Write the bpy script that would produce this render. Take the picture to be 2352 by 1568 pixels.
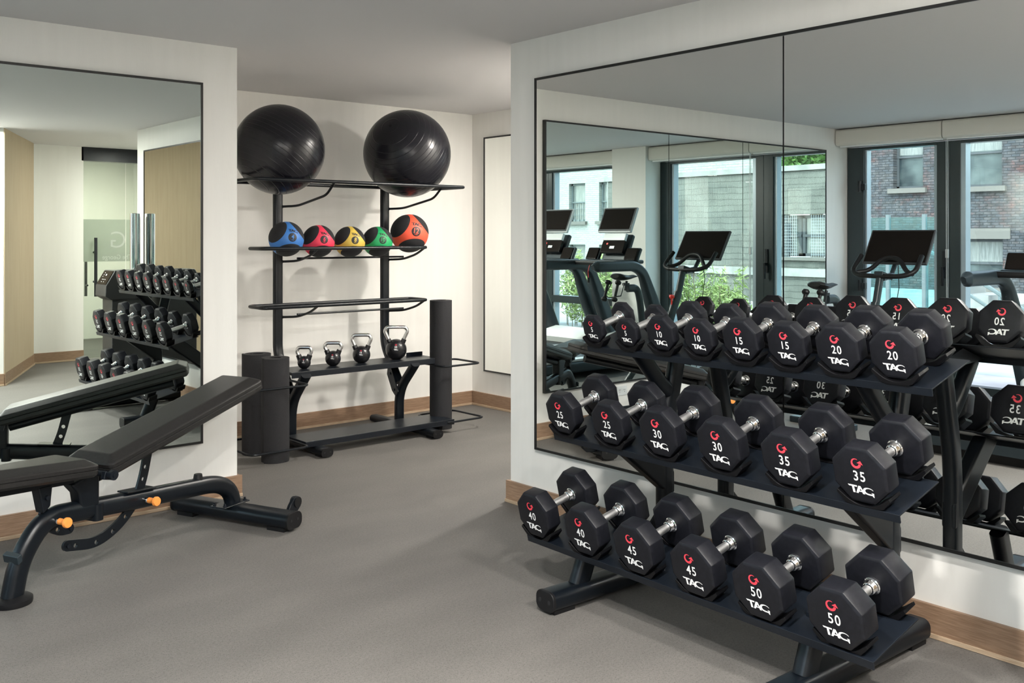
import bpy, bmesh, math, random
from math import sin, cos, pi, radians as rad
from mathutils import Vector, Matrix
random.seed(7)
for o in list(bpy.data.objects): bpy.data.objects.remove(o)
SC = bpy.context.scene
COL = SC.collection
# ------------------------------------------------------------------ camera
cd = bpy.data.cameras.new('camera'); cam = bpy.data.objects.new('camera', cd); COL.objects.link(cam)
cam.location = (0, 0, 1.5); cam.rotation_euler = (rad(90), 0, rad(-40.86))
cd.sensor_width = 36; cd.lens = 2215/2352*36; cd.shift_x = -1/2352; cd.shift_y = -(784-542.7)/2352
cd.clip_start = .05; cd.clip_end = 200
SC.camera = cam
# ------------------------------------------------------------------ world, sun, exposure
SC.view_settings.view_transform = 'Standard'; SC.view_settings.look = 'None'
SC.view_settings.gamma = 1; SC.view_settings.exposure = 0.62; SC.view_settings.use_curve_mapping = False
W = bpy.data.worlds.new('sky'); SC.world = W; W.use_nodes = True
nt = W.node_tree; bg = nt.nodes['Background']
sky = nt.nodes.new('ShaderNodeTexSky'); sky.sky_type = 'NISHITA'; sky.sun_disc = False
sky.sun_elevation = rad(50); sky.sun_rotation = rad(120); sky.air_density = 1.0; sky.dust_density = 2.5
hs = nt.nodes.new('ShaderNodeHueSaturation'); hs.inputs['Saturation'].default_value = .5; nt.links.new(sky.outputs[0], hs.inputs['Color']); nt.links.new(hs.outputs[0], bg.inputs[0]); bg.inputs[1].default_value = 1.08
sl = bpy.data.lights.new('sun', 'SUN'); so = bpy.data.objects.new('sun', sl); COL.objects.link(so)
sl.energy = 3.2; sl.angle = rad(3); sl.color = (1, .96, .9)
so.rotation_euler = Vector((-.42, -.42, -.8)).to_track_quat('-Z', 'Y').to_euler(); so.location = (0, 0, 12)
H = 2.5875
def area(name, loc, size, power, color, rot=(0, 0, 0), sy=None, shape='DISK'):
    l = bpy.data.lights.new(name, 'AREA'); l.energy = power; l.color = color; l.shape = shape; l.size = size
    if sy: l.size_y = sy
    o = bpy.data.objects.new(name, l); COL.objects.link(o); o.location = loc; 
    vr, vt = Vector((.756, -.654, 0)), Vector((-.55, -.83, 0)); o.rotation_euler = (Vector((0, 0, rot[0]))+vr*rot[1]+vt*rot[2]).to_track_quat('Z', 'Y').to_euler()
    return l
# daylight entering by the two big windows (portals only guide the sky's own light)
for y0, y1 in ((2.70, 5.24), (-1.0, 2.15)):
    l = area('window_portal', (-2.24, (y0+y1)/2, 1.22), y1-y0, 1, (1, 1, 1), (0, rad(-90), 0), 2.35, 'RECTANGLE')
    l.cycles.is_portal = True; l.size = 2.35; l.size_y = y1-y0
UNSEEN_DOWNLIGHTS = [  # x, y, watts, colour; unseen, gym floor and entrance recess ones added as fill
    (1.25, 1.7, 46, (1, .965, .91)), (.6, 1.75, 48, (1, .97, .93)), (-1.0, -.6, 32, (1, .975, .94)), (2.2, .1, 62, (1, .955, .9)),
    (.9, .3, 42, (1, .97, .92)), (4.95, 4.6, 42, (1, .95, .88)), (4.72, 5.0, 9, (1, .93, .84)), (4.2, -2.9, 35, (1, .9, .78)), (4.35, -.65, 26, (1, .95, .88))]
for x, y, w, c in UNSEEN_DOWNLIGHTS:
    area('downlight_lamp', (x, y, H-.035), .16, w, c)
# ------------------------------------------------------------------ materials
def mat(name, col, rough=.5, metal=0, **k):
    m = bpy.data.materials.new(name); m.use_nodes = True
    b = m.node_tree.nodes['Principled BSDF']
    b.inputs['Base Color'].default_value = (*col, 1); b.inputs['Roughness'].default_value = rough; b.inputs['Metallic'].default_value = metal
    for a, v in k.items():
        b.inputs[a.replace('_', ' ')].default_value = v
    return m
def nodes(m): return m.node_tree.nodes, m.node_tree.links, m.node_tree.nodes['Principled BSDF']
def noise_col(m, c1, c2, scale, lo=.4, hi=.6, detail=3, stretch=(1, 1, 1), bump=0, bscale=None, coord='Object', dist=.01):
    n, l, b = nodes(m)
    tc = n.new('ShaderNodeTexCoord'); mp = n.new('ShaderNodeMapping'); mp.inputs['Scale'].default_value = stretch
    l.new(tc.outputs[coord], mp.inputs[0])
    no = n.new('ShaderNodeTexNoise'); no.inputs['Scale'].default_value = scale; no.inputs['Detail'].default_value = detail
    l.new(mp.outputs[0], no.inputs[0])
    r = n.new('ShaderNodeValToRGB'); r.color_ramp.elements[0].position = lo; r.color_ramp.elements[1].position = hi
    r.color_ramp.elements[0].color = (*c1, 1); r.color_ramp.elements[1].color = (*c2, 1)
    l.new(no.outputs[0], r.inputs[0]); l.new(r.outputs[0], b.inputs['Base Color'])
    if bump:
        n2 = n.new('ShaderNodeTexNoise'); n2.inputs['Scale'].default_value = bscale or scale; l.new(mp.outputs[0], n2.inputs[0])
        bp = n.new('ShaderNodeBump'); bp.inputs['Strength'].default_value = bump; bp.inputs['Distance'].default_value = dist
        l.new(n2.outputs[0], bp.inputs['Height']); l.new(bp.outputs[0], b.inputs['Normal'])
    return m
M = {}
M['wall'] = noise_col(mat('wall_paint', (.74, .72, .66), .7), (.80, .79, .755), (.83, .82, .785), 3, .3, .7, 5, (6, 6, .5), .15, 40, dist=.002)
M['tan'] = noise_col(mat('tan_wallcovering', (.42, .32, .2), .8), (.43, .34, .235), (.48, .385, .27), 6, .3, .7, 6, (6, 6, .4))
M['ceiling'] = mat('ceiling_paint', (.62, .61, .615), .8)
M['white'] = mat('white_paint', (.8, .8, .78), .5)
M['valance'] = mat('blind_fabric', (.72, .70, .64), .7)
M['oak'] = noise_col(mat('oak', (.4, .25, .14), .45), (.235, .145, .09), (.33, .215, .14), 7, .35, .65, 6, (2, 2, 28), .05, 20, dist=.002)
M['oak_light'] = noise_col(mat('oak_light', (.55, .4, .26), .5), (.38, .27, .175), (.50, .38, .265), 9, .35, .65, 6, (2, 2, 40))
M['steel'] = mat('black_powder_coat', (.006, .0085, .013), .36, 0, Specular_IOR_Level=.38)
M['steel2'] = mat('satin_black_tube', (.004, .006, .009), .33, 0, Specular_IOR_Level=.34)
M['rubber'] = noise_col(mat('urethane', (.012, .012, .014), .42, Specular_IOR_Level=.3), (.0055, .006, .0085), (.009, .0095, .0135), 60, .3, .7, 3, (1, 1, 1), .25, 700, dist=.001)
M['softrubber'] = mat('soft_rubber', (.007, .007, .008), .45, Specular_IOR_Level=.3)
M['saddle'] = mat('saddle_urethane', (.004, .004, .005), .4, Specular_IOR_Level=.22); M['foam'] = noise_col(mat('foam_mat', (.02, .02, .022), .8), (.009, .009, .011), (.016, .016, .019), 200, .3, .7, 3, (1, 1, 1), .5, 400, dist=.002)
M['vinyl'] = noise_col(mat('vinyl', (.02, .019, .019), .40, Specular_IOR_Level=.4), (.010, .0095, .0095), (.017, .016, .0155), 90, .3, .7, 3, (1, 1, 1), .25, 500, dist=.001)
M['chrome'] = mat('chrome', (.82, .82, .82), .08, 1)
M['knurl'] = noise_col(mat('brushed_steel', (.8, .8, .8), .42, 1), (.78, .78, .78), (.92, .92, .92), 300, .3, .7, 2, (1, 1, 1), .3, 900, dist=.001)
M['whiteink'] = mat('white_lettering', (.85, .85, .85), .5)
M['redink'] = mat('red_emblem', (.85, .06, .09), .45)
M['blackink'] = mat('black_print', (.012, .012, .014), .5)
M['orange'] = mat('orange_plastic', (.95, .33, .07), .4)
M['glassdark'] = mat('dark_screen', (.010, .008, .007), .14, Specular_IOR_Level=.12)
M['screenframe'] = mat('screen_bezel', (.05, .055, .06), .3)
M['silver'] = mat('silver_plastic', (.5, .52, .53), .35, .3)
M['machine'] = mat('machine_grey', (.018, .027, .033), .35, Specular_IOR_Level=.4)
M['tower'] = mat('tower_charcoal', (.022, .022, .022), .4); M['whiteplastic'] = mat('white_plastic', (.75, .77, .77), .35)
M['frame'] = mat('window_frame_dark', (.022, .034, .038), .35)
M['framelight'] = mat('window_bead', (.42, .5, .56), .3, .3)
M['mirror'] = mat('mirror_silver', (.88, .90, .88), 0.0, 1); M['mirror_green'] = mat('mirror_silver_green', (.82, .90, .86), 0.0, 1)
M['mirrorframe'] = mat('mirror_frame_black', (.008, .008, .008), .45)
M['red'] = mat('red_plastic', (.8, .04, .03), .4)
M['stone'] = noise_col(mat('terrace_stone', (.5, .5, .48), .7), (.22, .22, .22), (.30, .30, .29), 1.5)
M['concrete'] = noise_col(mat('concrete', (.45, .44, .42), .8), (.14, .14, .135), (.20, .20, .19), 2)
M['leaf'] = noise_col(mat('bamboo_leaf', (.25, .42, .08), .5), (.20, .28, .07), (.34, .41, .15), 1.5, .35, .65)
M['leafdark'] = noise_col(mat('tree_leaf', (.1, .25, .05), .5), (.05, .14, .025), (.16, .28, .06), .8, .35, .65)
M['bark'] = mat('bark', (.12, .09, .06), .8)
def glass_mat(name, tint, gloss=.08):
    m = bpy.data.materials.new(name); m.use_nodes = True; n = m.node_tree.nodes; l = m.node_tree.links
    n.remove(n['Principled BSDF']); out = n['Material Output']
    t = n.new('ShaderNodeBsdfTransparent'); t.inputs[0].default_value = (*tint, 1)
    g = n.new('ShaderNodeBsdfGlossy'); g.inputs['Roughness'].default_value = 0.0
    fr = n.new('ShaderNodeLayerWeight'); fr.inputs[0].default_value = .25
    mu = n.new('ShaderNodeMath'); mu.operation = 'MULTIPLY_ADD'; mu.inputs[1].default_value = .22; mu.inputs[2].default_value = gloss*.5
    mx = n.new('ShaderNodeMixShader'); l.new(fr.outputs['Fresnel'], mu.inputs[0]); l.new(mu.outputs[0], mx.inputs[0])
    l.new(t.outputs[0], mx.inputs[1]); l.new(g.outputs[0], mx.inputs[2]); l.new(mx.outputs[0], out.inputs[0])
    return m
M['glass'] = glass_mat('window_glass', (.88, .97, .97))
M['doorglass'] = glass_mat('door_glass', (.84, .88, .84))
M['railglass'] = glass_mat('teal_glass', (.62, .88, .90), .1)
def frosted():
    m = bpy.data.materials.new('frosted_band'); m.use_nodes = True; n = m.node_tree.nodes; l = m.node_tree.links
    n.remove(n['Principled BSDF']); out = n['Material Output']
    t = n.new('ShaderNodeBsdfTransparent'); t.inputs[0].default_value = (.85, .9, .86, 1)
    d = n.new('ShaderNodeBsdfTranslucent'); d.inputs[0].default_value = (.5, .52, .48, 1)
    d2 = n.new('ShaderNodeBsdfDiffuse'); d2.inputs[0].default_value = (.4, .42, .38, 1)
    a = n.new('ShaderNodeMixShader'); a.inputs[0].default_value = .5; l.new(d.outputs[0], a.inputs[1]); l.new(d2.outputs[0], a.inputs[2])
    b = n.new('ShaderNodeMixShader'); b.inputs[0].default_value = .55; l.new(t.outputs[0], b.inputs[1]); l.new(a.outputs[0], b.inputs[2])
    l.new(b.outputs[0], out.inputs[0]); return m
M['frost'] = frosted()
M['frostink'] = mat('frost_lettering', (.40, .42, .38), .6)
def floor_mat():
    m = mat('speckled_flooring', (.2, .19, .17), .62); n, l, b = nodes(m)
    tc = n.new('ShaderNodeTexCoord')
    def nz(s, d=2, st=(1, 1, 1)):
        mp = n.new('ShaderNodeMapping'); mp.inputs['Scale'].default_value = st; l.new(tc.outputs['Object'], mp.inputs[0])
        o = n.new('ShaderNodeTexNoise'); o.inputs['Scale'].default_value = s; o.inputs['Detail'].default_value = d; l.new(mp.outputs[0], o.inputs[0]); return o
    def ramp(src, p0, c0, p1, c1):
        r = n.new('ShaderNodeValToRGB'); e = r.color_ramp.elements; e[0].position = p0; e[0].color = (*c0, 1); e[1].position = p1; e[1].color = (*c1, 1)
        l.new(src.outputs[0], r.inputs[0]); return r
    def mul(a, bb, f=1):
        x = n.new('ShaderNodeMix'); x.data_type = 'RGBA'; x.blend_type = 'MULTIPLY'; x.inputs[0].default_value = f
        l.new(a.outputs[0] if a.type != 'MIX' else a.outputs[2], x.inputs[6]); l.new(bb.outputs[0], x.inputs[7]); return x
    base = ramp(nz(1.3, 6, (1, 2.2, 1)), .35, (.120, .114, .106), .65, (.146, .138, .128))
    sp = ramp(nz(240, 1, (1, .75, 1)), .30, (.50, .49, .48), .42, (1, 1, 1))
    sp2 = ramp(nz(90, 3), .3, (.86, .86, .86), .7, (1.1, 1.1, 1.1))
    x = mul(mul(base, sp), sp2); l.new(x.outputs[2], b.inputs['Base Color'])
    bp = n.new('ShaderNodeBump'); bp.inputs['Strength'].default_value = .2; bp.inputs['Distance'].default_value = .002
    l.new(sp2.outputs[0], bp.inputs['Height']); l.new(bp.outputs[0], b.inputs['Normal'])
    return m
M['floor'] = floor_mat()
def brick_mat(name, c1, c2, mortar, patchc, sc=1.0, lo=.5, hi=.66, rough_=.35):
    m = mat(name, c1, .85); n, l, b = nodes(m)
    tc = n.new('ShaderNodeTexCoord'); mp = n.new('ShaderNodeMapping'); mp.inputs['Rotation'].default_value = (rad(90), 0, rad(90))
    sx = n.new('ShaderNodeSeparateXYZ'); cx = n.new('ShaderNodeCombineXYZ')
    l.new(tc.outputs['Object'], sx.inputs[0]); l.new(sx.outputs[1], cx.inputs[0]); l.new(sx.outputs[2], cx.inputs[1])
    br = n.new('ShaderNodeTexBrick'); br.inputs['Color1'].default_value = (*c1, 1); br.inputs['Color2'].default_value = (*c2, 1)
    br.inputs['Mortar'].default_value = (*mortar, 1); br.inputs['Scale'].default_value = sc
    br.inputs['Brick Width'].default_value = .21; br.inputs['Row Height'].default_value = .073; br.inputs['Mortar Size'].default_value = .010
    br.inputs['Mortar Smooth'].default_value = .3; br.inputs['Bias'].default_value = -.1
    dn = n.new('ShaderNodeTexNoise'); dn.inputs['Scale'].default_value = 9; l.new(cx.outputs[0], dn.inputs[0])
    dm = n.new('ShaderNodeVectorMath'); dm.operation = 'MULTIPLY_ADD'; l.new(dn.outputs['Color'], dm.inputs[0]); dm.inputs[1].default_value = (.05, .035, 0); l.new(cx.outputs[0], dm.inputs[2])
    l.new(dm.outputs[0], br.inputs[0])
    no = n.new('ShaderNodeTexNoise'); no.inputs['Scale'].default_value = 1.1; no.inputs['Detail'].default_value = 8; no.inputs['Roughness'].default_value = .75
    l.new(cx.outputs[0], no.inputs[0])
    r = n.new('ShaderNodeValToRGB'); r.color_ramp.elements[0].position = lo; r.color_ramp.elements[1].position = hi; l.new(no.outputs[0], r.inputs[0])
    mx = n.new('ShaderNodeMix'); mx.data_type = 'RGBA'; l.new(r.outputs[0], mx.inputs[0]); l.new(br.outputs[0], mx.inputs[6])
    b2 = n.new('ShaderNodeMix'); b2.data_type = 'RGBA'; b2.blend_type = 'MULTIPLY'; b2.inputs[0].default_value = 1
    l.new(br.outputs[0], b2.inputs[6]); b2.inputs[7].default_value = (*patchc, 1)
    l.new(b2.outputs[2], mx.inputs[7])
    n5 = n.new('ShaderNodeTexNoise'); n5.inputs['Scale'].default_value = 7; n5.inputs['Detail'].default_value = 6; l.new(cx.outputs[0], n5.inputs[0])
    r5 = n.new('ShaderNodeValToRGB'); r5.color_ramp.elements[0].position = .32; r5.color_ramp.elements[0].color = (rough_, rough_, rough_, 1); r5.color_ramp.elements[1].position = .62; l.new(n5.outputs[0], r5.inputs[0])
    m5 = n.new('ShaderNodeMix'); m5.data_type = 'RGBA'; m5.blend_type = 'MULTIPLY'; m5.inputs[0].default_value = 1; l.new(mx.outputs[2], m5.inputs[6]); l.new(r5.outputs[0], m5.inputs[7])
    l.new(m5.outputs[2], b.inputs['Base Color'])
    bp = n.new('ShaderNodeBump'); bp.inputs['Strength'].default_value = .8; bp.inputs['Distance'].default_value = .03; bp.invert = True
    l.new(br.outputs['Fac'], bp.inputs['Height']); l.new(bp.outputs[0], b.inputs['Normal'])
    return m
M['brick'] = brick_mat('weathered_brick', (.036, .041, .050), (.066, .063, .066), (.014, .016, .020), (1.7, .62, .48))
M['whitebrick'] = brick_mat('painted_white_brick', (.24, .255, .24), (.27, .28, .26), (.215, .23, .218), (.92, .95, .9), rough_=.85)
def reed_mat():
    m = mat('reed_cladding', (.4, .4, .36), .85); n, l, b = nodes(m)
    tc = n.new('ShaderNodeTexCoord'); sx = n.new('ShaderNodeSeparateXYZ'); l.new(tc.outputs['Object'], sx.inputs[0])
    no = n.new('ShaderNodeTexNoise'); no.inputs['Scale'].default_value = 2.0; no.inputs['Detail'].default_value = 4; l.new(tc.outputs['Object'], no.inputs[0])
    def wave(out, freq, wob):
        a = n.new('ShaderNodeMath'); a.operation = 'MULTIPLY_ADD'; l.new(no.outputs[0], a.inputs[0]); a.inputs[1].default_value = wob
        l.new(out, a.inputs[2])
        c = n.new('ShaderNodeMath'); c.operation = 'MULTIPLY'; c.inputs[1].default_value = freq; l.new(a.outputs[0], c.inputs[0])
        f = n.new('ShaderNodeMath'); f.operation = 'FRACT'; l.new(c.outputs[0], f.inputs[0]); return f
    v = wave(sx.outputs[1], 30, .06); h = wave(sx.outputs[2], 7, .10)
    rv = n.new('ShaderNodeValToRGB'); e = rv.color_ramp.elements; e[0].color = (.012, .012, .011, 1); e[0].position = .12; e[1].color = (.165, .165, .148, 1); e[1].position = .35
    e2 = e.new(.9); e2.color = (.075, .078, .07, 1); e3 = e.new(1); e3.color = (.12, .12, .1, 1); l.new(v.outputs[0], rv.inputs[0])
    rh = n.new('ShaderNodeValToRGB'); e = rh.color_ramp.elements; e[0].color = (.22, .22, .21, 1); e[0].position = .0; e[1].color = (1, 1, 1, 1); e[1].position = .16; l.new(h.outputs[0], rh.inputs[0])
    x = n.new('ShaderNodeMix'); x.data_type = 'RGBA'; x.blend_type = 'MULTIPLY'; x.inputs[0].default_value = 1; l.new(rv.outputs[0], x.inputs[6]); l.new(rh.outputs[0], x.inputs[7])
    r3 = n.new('ShaderNodeValToRGB'); r3.color_ramp.elements[0].color = (.6, .6, .6, 1); r3.color_ramp.elements[0].position = .3; r3.color_ramp.elements[1].position = .7; l.new(no.outputs[0], r3.inputs[0])
    y = n.new('ShaderNodeMix'); y.data_type = 'RGBA'; y.blend_type = 'MULTIPLY'; y.inputs[0].default_value = 1; l.new(x.outputs[2], y.inputs[6]); l.new(r3.outputs[0], y.inputs[7])
    l.new(y.outputs[2], b.inputs['Base Color']); return m
M['reed'] = reed_mat()
def swiss_mat():
    m = mat('burst_ball_vinyl', (.008, .008, .012), .27, Specular_IOR_Level=.4); n, l, b = nodes(m)
    tc = n.new('ShaderNodeTexCoord'); sx = n.new('ShaderNodeSeparateXYZ'); l.new(tc.outputs['Object'], sx.inputs[0])
    a = n.new('ShaderNodeMath'); a.operation = 'MULTIPLY'; a.inputs[1].default_value = 1/.031; l.new(sx.outputs[2], a.inputs[0])
    f = n.new('ShaderNodeMath'); f.operation = 'FRACT'; l.new(a.outputs[0], f.inputs[0])
    r = n.new('ShaderNodeValToRGB'); e = r.color_ramp.elements; e[0].color = (0, 0, 0, 1); e[0].position = .44; e[1].color = (1, 1, 1, 1); e[1].position = .5
    e2 = e.new(.56); e2.color = (0, 0, 0, 1); l.new(f.outputs[0], r.inputs[0])
    bp = n.new('ShaderNodeBump'); bp.inputs['Strength'].default_value = .45; bp.inputs['Distance'].default_value = .003
    l.new(r.outputs[0], bp.inputs['Height'])
    no = n.new('ShaderNodeTexNoise'); no.inputs['Scale'].default_value = 5; no.inputs['Detail'].default_value = 6; l.new(tc.outputs['Object'], no.inputs[0])
    b2 = n.new('ShaderNodeBump'); b2.inputs['Strength'].default_value = .25; b2.inputs['Distance'].default_value = .012
    l.new(no.outputs[0], b2.inputs['Height']); l.new(bp.outputs[0], b2.inputs['Normal']); l.new(b2.outputs[0], b.inputs['Normal'])
    return m
M['swiss'] = swiss_mat()
for nm, c in (('blue', (.035, .17, .50)), ('pink', (.75, .035, .085)), ('yellow', (.62, .44, .07)), ('green', (.01, .32, .10)), ('coral', (.85, .095, .045))):
    M['med_'+nm] = mat('medicine_ball_'+nm, c, .5)
# ------------------------------------------------------------------ mesh helpers
def unit(v): v = Vector(v); return v.normalized()
class MB:
    def __init__(s): s.v = []; s.f = []
    def add(s, vs, fs):
        k = len(s.v); s.v += [tuple(v) for v in vs]; s.f += [tuple(i+k for i in f) for f in fs]; return s
    def box(s, a, b):
        x0, y0, z0 = a; x1, y1, z1 = b
        return s.add([(x0, y0, z0), (x1, y0, z0), (x1, y1, z0), (x0, y1, z0), (x0, y0, z1), (x1, y0, z1), (x1, y1, z1), (x0, y1, z1)],
                     [(0, 3, 2, 1), (4, 5, 6, 7), (0, 1, 5, 4), (1, 2, 6, 5), (2, 3, 7, 6), (3, 0, 4, 7)])
    def obox(s, c, ax, ay, az, sx, sy, sz):   # oriented box, half sizes
        c = Vector(c); ax, ay, az = unit(ax)*sx, unit(ay)*sy, unit(az)*sz
        P = [c+ax*i+ay*j+az*k for k in (-1, 1) for j in (-1, 1) for i in (-1, 1)]
        return s.add(P, [(0, 2, 3, 1), (4, 5, 7, 6), (0, 1, 5, 4), (1, 3, 7, 5), (3, 2, 6, 7), (2, 0, 4, 6)])
    def prism(s, poly, o, u, v, w):           # 2D polygon in plane (u,v) at origin o, extruded by vector w
        o, u, v, w = Vector(o), Vector(u), Vector(v), Vector(w); n = len(poly)
        A = [o+u*a+v*b for a, b in poly]; B = [p+w for p in A]
        return s.add(A+B, [tuple(range(n))[::-1], tuple(range(n, 2*n))]+[(i, (i+1) % n, n+(i+1) % n, n+i) for i in range(n)])
    def sweep(s, path, prof, side=None, closed=False, scales=None):
        P = [Vector(p) for p in path]; n = len(P); m = len(prof); vs = []
        prev = None
        for i, p in enumerate(P):
            if closed: t = unit(P[(i+1) % n]-P[i-1])
            else: t = unit(P[min(i+1, n-1)]-P[max(i-1, 0)])
            if side is not None:
                a = Vector(side); a = unit(a-t*a.dot(t))
            else:
                if prev is None:
                    h = Vector((0, 0, 1)) if abs(t.z) < .9 else Vector((1, 0, 0)); a = unit(h.cross(t))
                else: a = unit(prev-t*prev.dot(t))
                prev = a
            b = t.cross(a); k = scales[i] if scales else 1
            vs += [p+a*(x*k)+b*(y*k) for x, y in prof]
        fs = []
        for i in range(n if closed else n-1):
            j = (i+1) % n
            for q in range(m): fs.append((i*m+q, i*m+(q+1) % m, j*m+(q+1) % m, j*m+q))
        if not closed: fs += [tuple(range(m))[::-1], tuple(range((n-1)*m, n*m))]
        return s.add(vs, fs)
    def tube(s, path, r, n=12, closed=False, side=None, scales=None):
        return s.sweep(path, circ(r, n), side, closed, scales)
    def cyl(s, a, b, r, n=24, r2=None):
        return s.sweep([a, b], circ(r, n), scales=[1, (r2 if r2 is not None else r)/r])
    def lathe(s, prof, o=(0, 0, 0), axis=(0, 0, 1), n=32):   # prof: (radius, height)
        o = Vector(o); az = unit(axis); h = Vector((1, 0, 0)) if abs(az.x) < .9 else Vector((0, 1, 0)); ax = unit(h.cross(az)); ay = az.cross(ax)
        vs = []; m = len(prof)
        for i in range(n):
            t = 2*pi*i/n
            for r, z in prof: vs.append(o+ax*(r*cos(t))+ay*(r*sin(t))+az*z)
        fs = [(i*m+q, ((i+1) % n)*m+q, ((i+1) % n)*m+q+1, i*m+q+1) for i in range(n) for q in range(m-1)]
        fs += [tuple(i*m for i in range(n))[::-1], tuple(i*m+m-1 for i in range(n))]
        return s.add(vs, fs)
    def mapped(s, vs2, fs, fn): return s.add([fn(a, b) for a, b in vs2], fs)
    def mesh(s, name, sharp=35):
        me = bpy.data.meshes.new(name); me.from_pydata(s.v, [], s.f); me.validate()
        bm = bmesh.new(); bm.from_mesh(me); bmesh.ops.recalc_face_normals(bm, faces=bm.faces); bm.to_mesh(me); bm.free(); me.update()
        me.polygons.foreach_set('use_smooth', [True]*len(me.polygons))
        me.set_sharp_from_angle(angle=rad(sharp)); return me
    def build(s, name, m, parent=None, bevel=0, seg=2, sharp=35, smooth=True):
        me = s.mesh(name, sharp); o = bpy.data.objects.new(name, me); COL.objects.link(o)
        me.materials.append(M[m] if isinstance(m, str) else m)
        if bevel:
            b = o.modifiers.new('bevel', 'BEVEL'); b.width = bevel; b.segments = seg; b.limit_method = 'ANGLE'; b.angle_limit = rad(40); b.harden_normals = True
        if parent is not None: o.parent = parent
        return o
def circ(r, n=12): return [(r*cos(2*pi*i/n), r*sin(2*pi*i/n)) for i in range(n)]
def rrect(w, h, r, n=4):      # rounded rectangle profile, full sizes
    out = []
    for cx, cy, a0 in ((w/2-r, h/2-r, 0), (-w/2+r, h/2-r, 90), (-w/2+r, -h/2+r, 180), (w/2-r, -h/2+r, 270)):
        for i in range(n+1): a = rad(a0+90*i/n); out.append((cx+r*cos(a), cy+r*sin(a)))
    return out
def fillet(pts, r, n=6, closed=False):
    P = [Vector(p) for p in pts]; out = []; N = len(P)
    for i in range(N):
        if not closed and i in (0, N-1): out.append(P[i]); continue
        a, b, c = P[i-1], P[i], P[(i+1) % N]
        u, v = (a-b), (c-b); d = min(r, u.length*.48, v.length*.48); u.normalize(); v.normalize()
        p0, p2 = b+u*d, b+v*d
        for k in range(n+1):
            t = k/n; out.append(p0*(1-t)**2+b*(2*t*(1-t))+p2*t*t)
    return out
def tag(o, label=None, cat=None, group=None, kind=None):
    if label: o['label'] = label
    if cat: o['category'] = cat
    if group: o['group'] = group
    if kind: o['kind'] = kind
    return o
def thing(name, loc, label, cat, rot=(0, 0, 0), group=None):
    o = bpy.data.objects.new(name, None); COL.objects.link(o); o.location = loc; o.rotation_euler = rot; o.empty_display_size = .1
    return tag(o, label, cat, group)
def struct(mb, name, m, bevel=0): return tag(mb.build(name, m, bevel=bevel), kind='structure')
def copy_tree(o, parent=None):
    c = o.copy(); COL.objects.link(c)
    if parent is not None: c.parent = parent
    for ch in [x for x in bpy.data.objects if x.parent == o]: copy_tree(ch, c)
    return c
# text glyph meshes
_tc = {}
def text2d(s, bold=0.0, shear=0.0, space=1.0):
    key = (s, bold, shear, space)
    if key in _tc: return _tc[key]
    cu = bpy.data.curves.new('text', 'FONT'); cu.body = s; cu.offset = bold; cu.shear = shear; cu.space_character = space; cu.fill_mode = 'FRONT'
    cu.align_x = 'LEFT'; cu.resolution_u = 4
    ob = bpy.data.objects.new('text', cu); COL.objects.link(ob)
    dg = bpy.context.evaluated_depsgraph_get(); me = bpy.data.meshes.new_from_object(ob.evaluated_get(dg))
    vs = [(v.co.x, v.co.y) for v in me.vertices]; fs = [tuple(p.vertices) for p in me.polygons]
    bpy.data.objects.remove(ob); bpy.data.meshes.remove(me)
    x0 = min(v[0] for v in vs); x1 = max(v[0] for v in vs); y0 = min(v[1] for v in vs); y1 = max(v[1] for v in vs)
    w, h = x1-x0, y1-y0
    vs = [((x-(x0+x1)/2)/h, (y-y0)/h-.5) for x, y in vs]      # height 1, centred
    _tc[key] = (vs, fs, w/h); return _tc[key]
def strip(cx, cy, r, w, t0, t1, n=24, sx=1):
    vs = []; fs = []
    for i in range(n+1):
        k = i/n; t = rad(t0+(t1-t0)*k); ww = w(k)
        vs += [(cx+sx*(r-ww/2)*cos(t), cy+(r-ww/2)*sin(t)), (cx+sx*(r+ww/2)*cos(t), cy+(r+ww/2)*sin(t))]
        if i: fs.append((2*i-2, 2*i-1, 2*i+1, 2*i))
    return vs, fs
def merge(*parts):
    V, F = [], []
    for vs, fs in parts:
        k = len(V); V += vs; F += [tuple(i+k for i in f) for f in fs]
    return V, F
EMBLEM = merge(strip(0, 0, .42, lambda k: .04+.20*min(1, k*1.8), 60, 349, 30, .98), ([(.10, .05), (.72, -.10), (.50, .30)], [(0, 1, 2)]))
TAGV = merge(
    ([(-1.75, .50), (-.50, .50), (-.50, .30), (-1.60, .30)], [(0, 3, 2, 1)]), ([(-1.22, .30), (-.92, .30), (-.80, -.5), (-1.12, -.5)], [(0, 3, 2, 1)]),
    ([(-.72, -.5), (-.42, -.5), (-.30, -.28), (-.20, -.12), (-.10, .16), (-.16, .5), (-.32, .5)], [(0, 1, 2, 3, 4, 5, 6)]),
    ([(-.10, .16), (.06, -.12), (.12, -.28), (.20, -.5), (.50, -.5), (-.02, .5), (-.16, .5)], [(0, 1, 2, 3, 4, 5, 6)]),
    ([(-.30, -.28), (.12, -.28), (.06, -.12), (-.20, -.12)], [(0, 1, 2, 3)]),
    strip(1.06, .0, .41, lambda k: .04+.15*min(1, k*2.2), 28, 270, 26, 1.6),
    ([(1.06, -.505), (1.50, -.505), (1.50, -.33), (1.06, -.315)], [(0, 1, 2, 3)]), ([(1.50, -.60), (1.70, -.72), (1.70, -.15), (1.38, -.15), (1.40, -.24), (1.50, -.26)], [(0, 1, 2, 5), (5, 2, 3, 4)]))
def put2d(mb, g, scale, cx, cy, fn, sx=1.0):
    vs, fs = g[0], g[1]
    mb.mapped([(cx+x*scale*sx, cy+y*scale) for x, y in vs], fs, fn)
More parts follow.
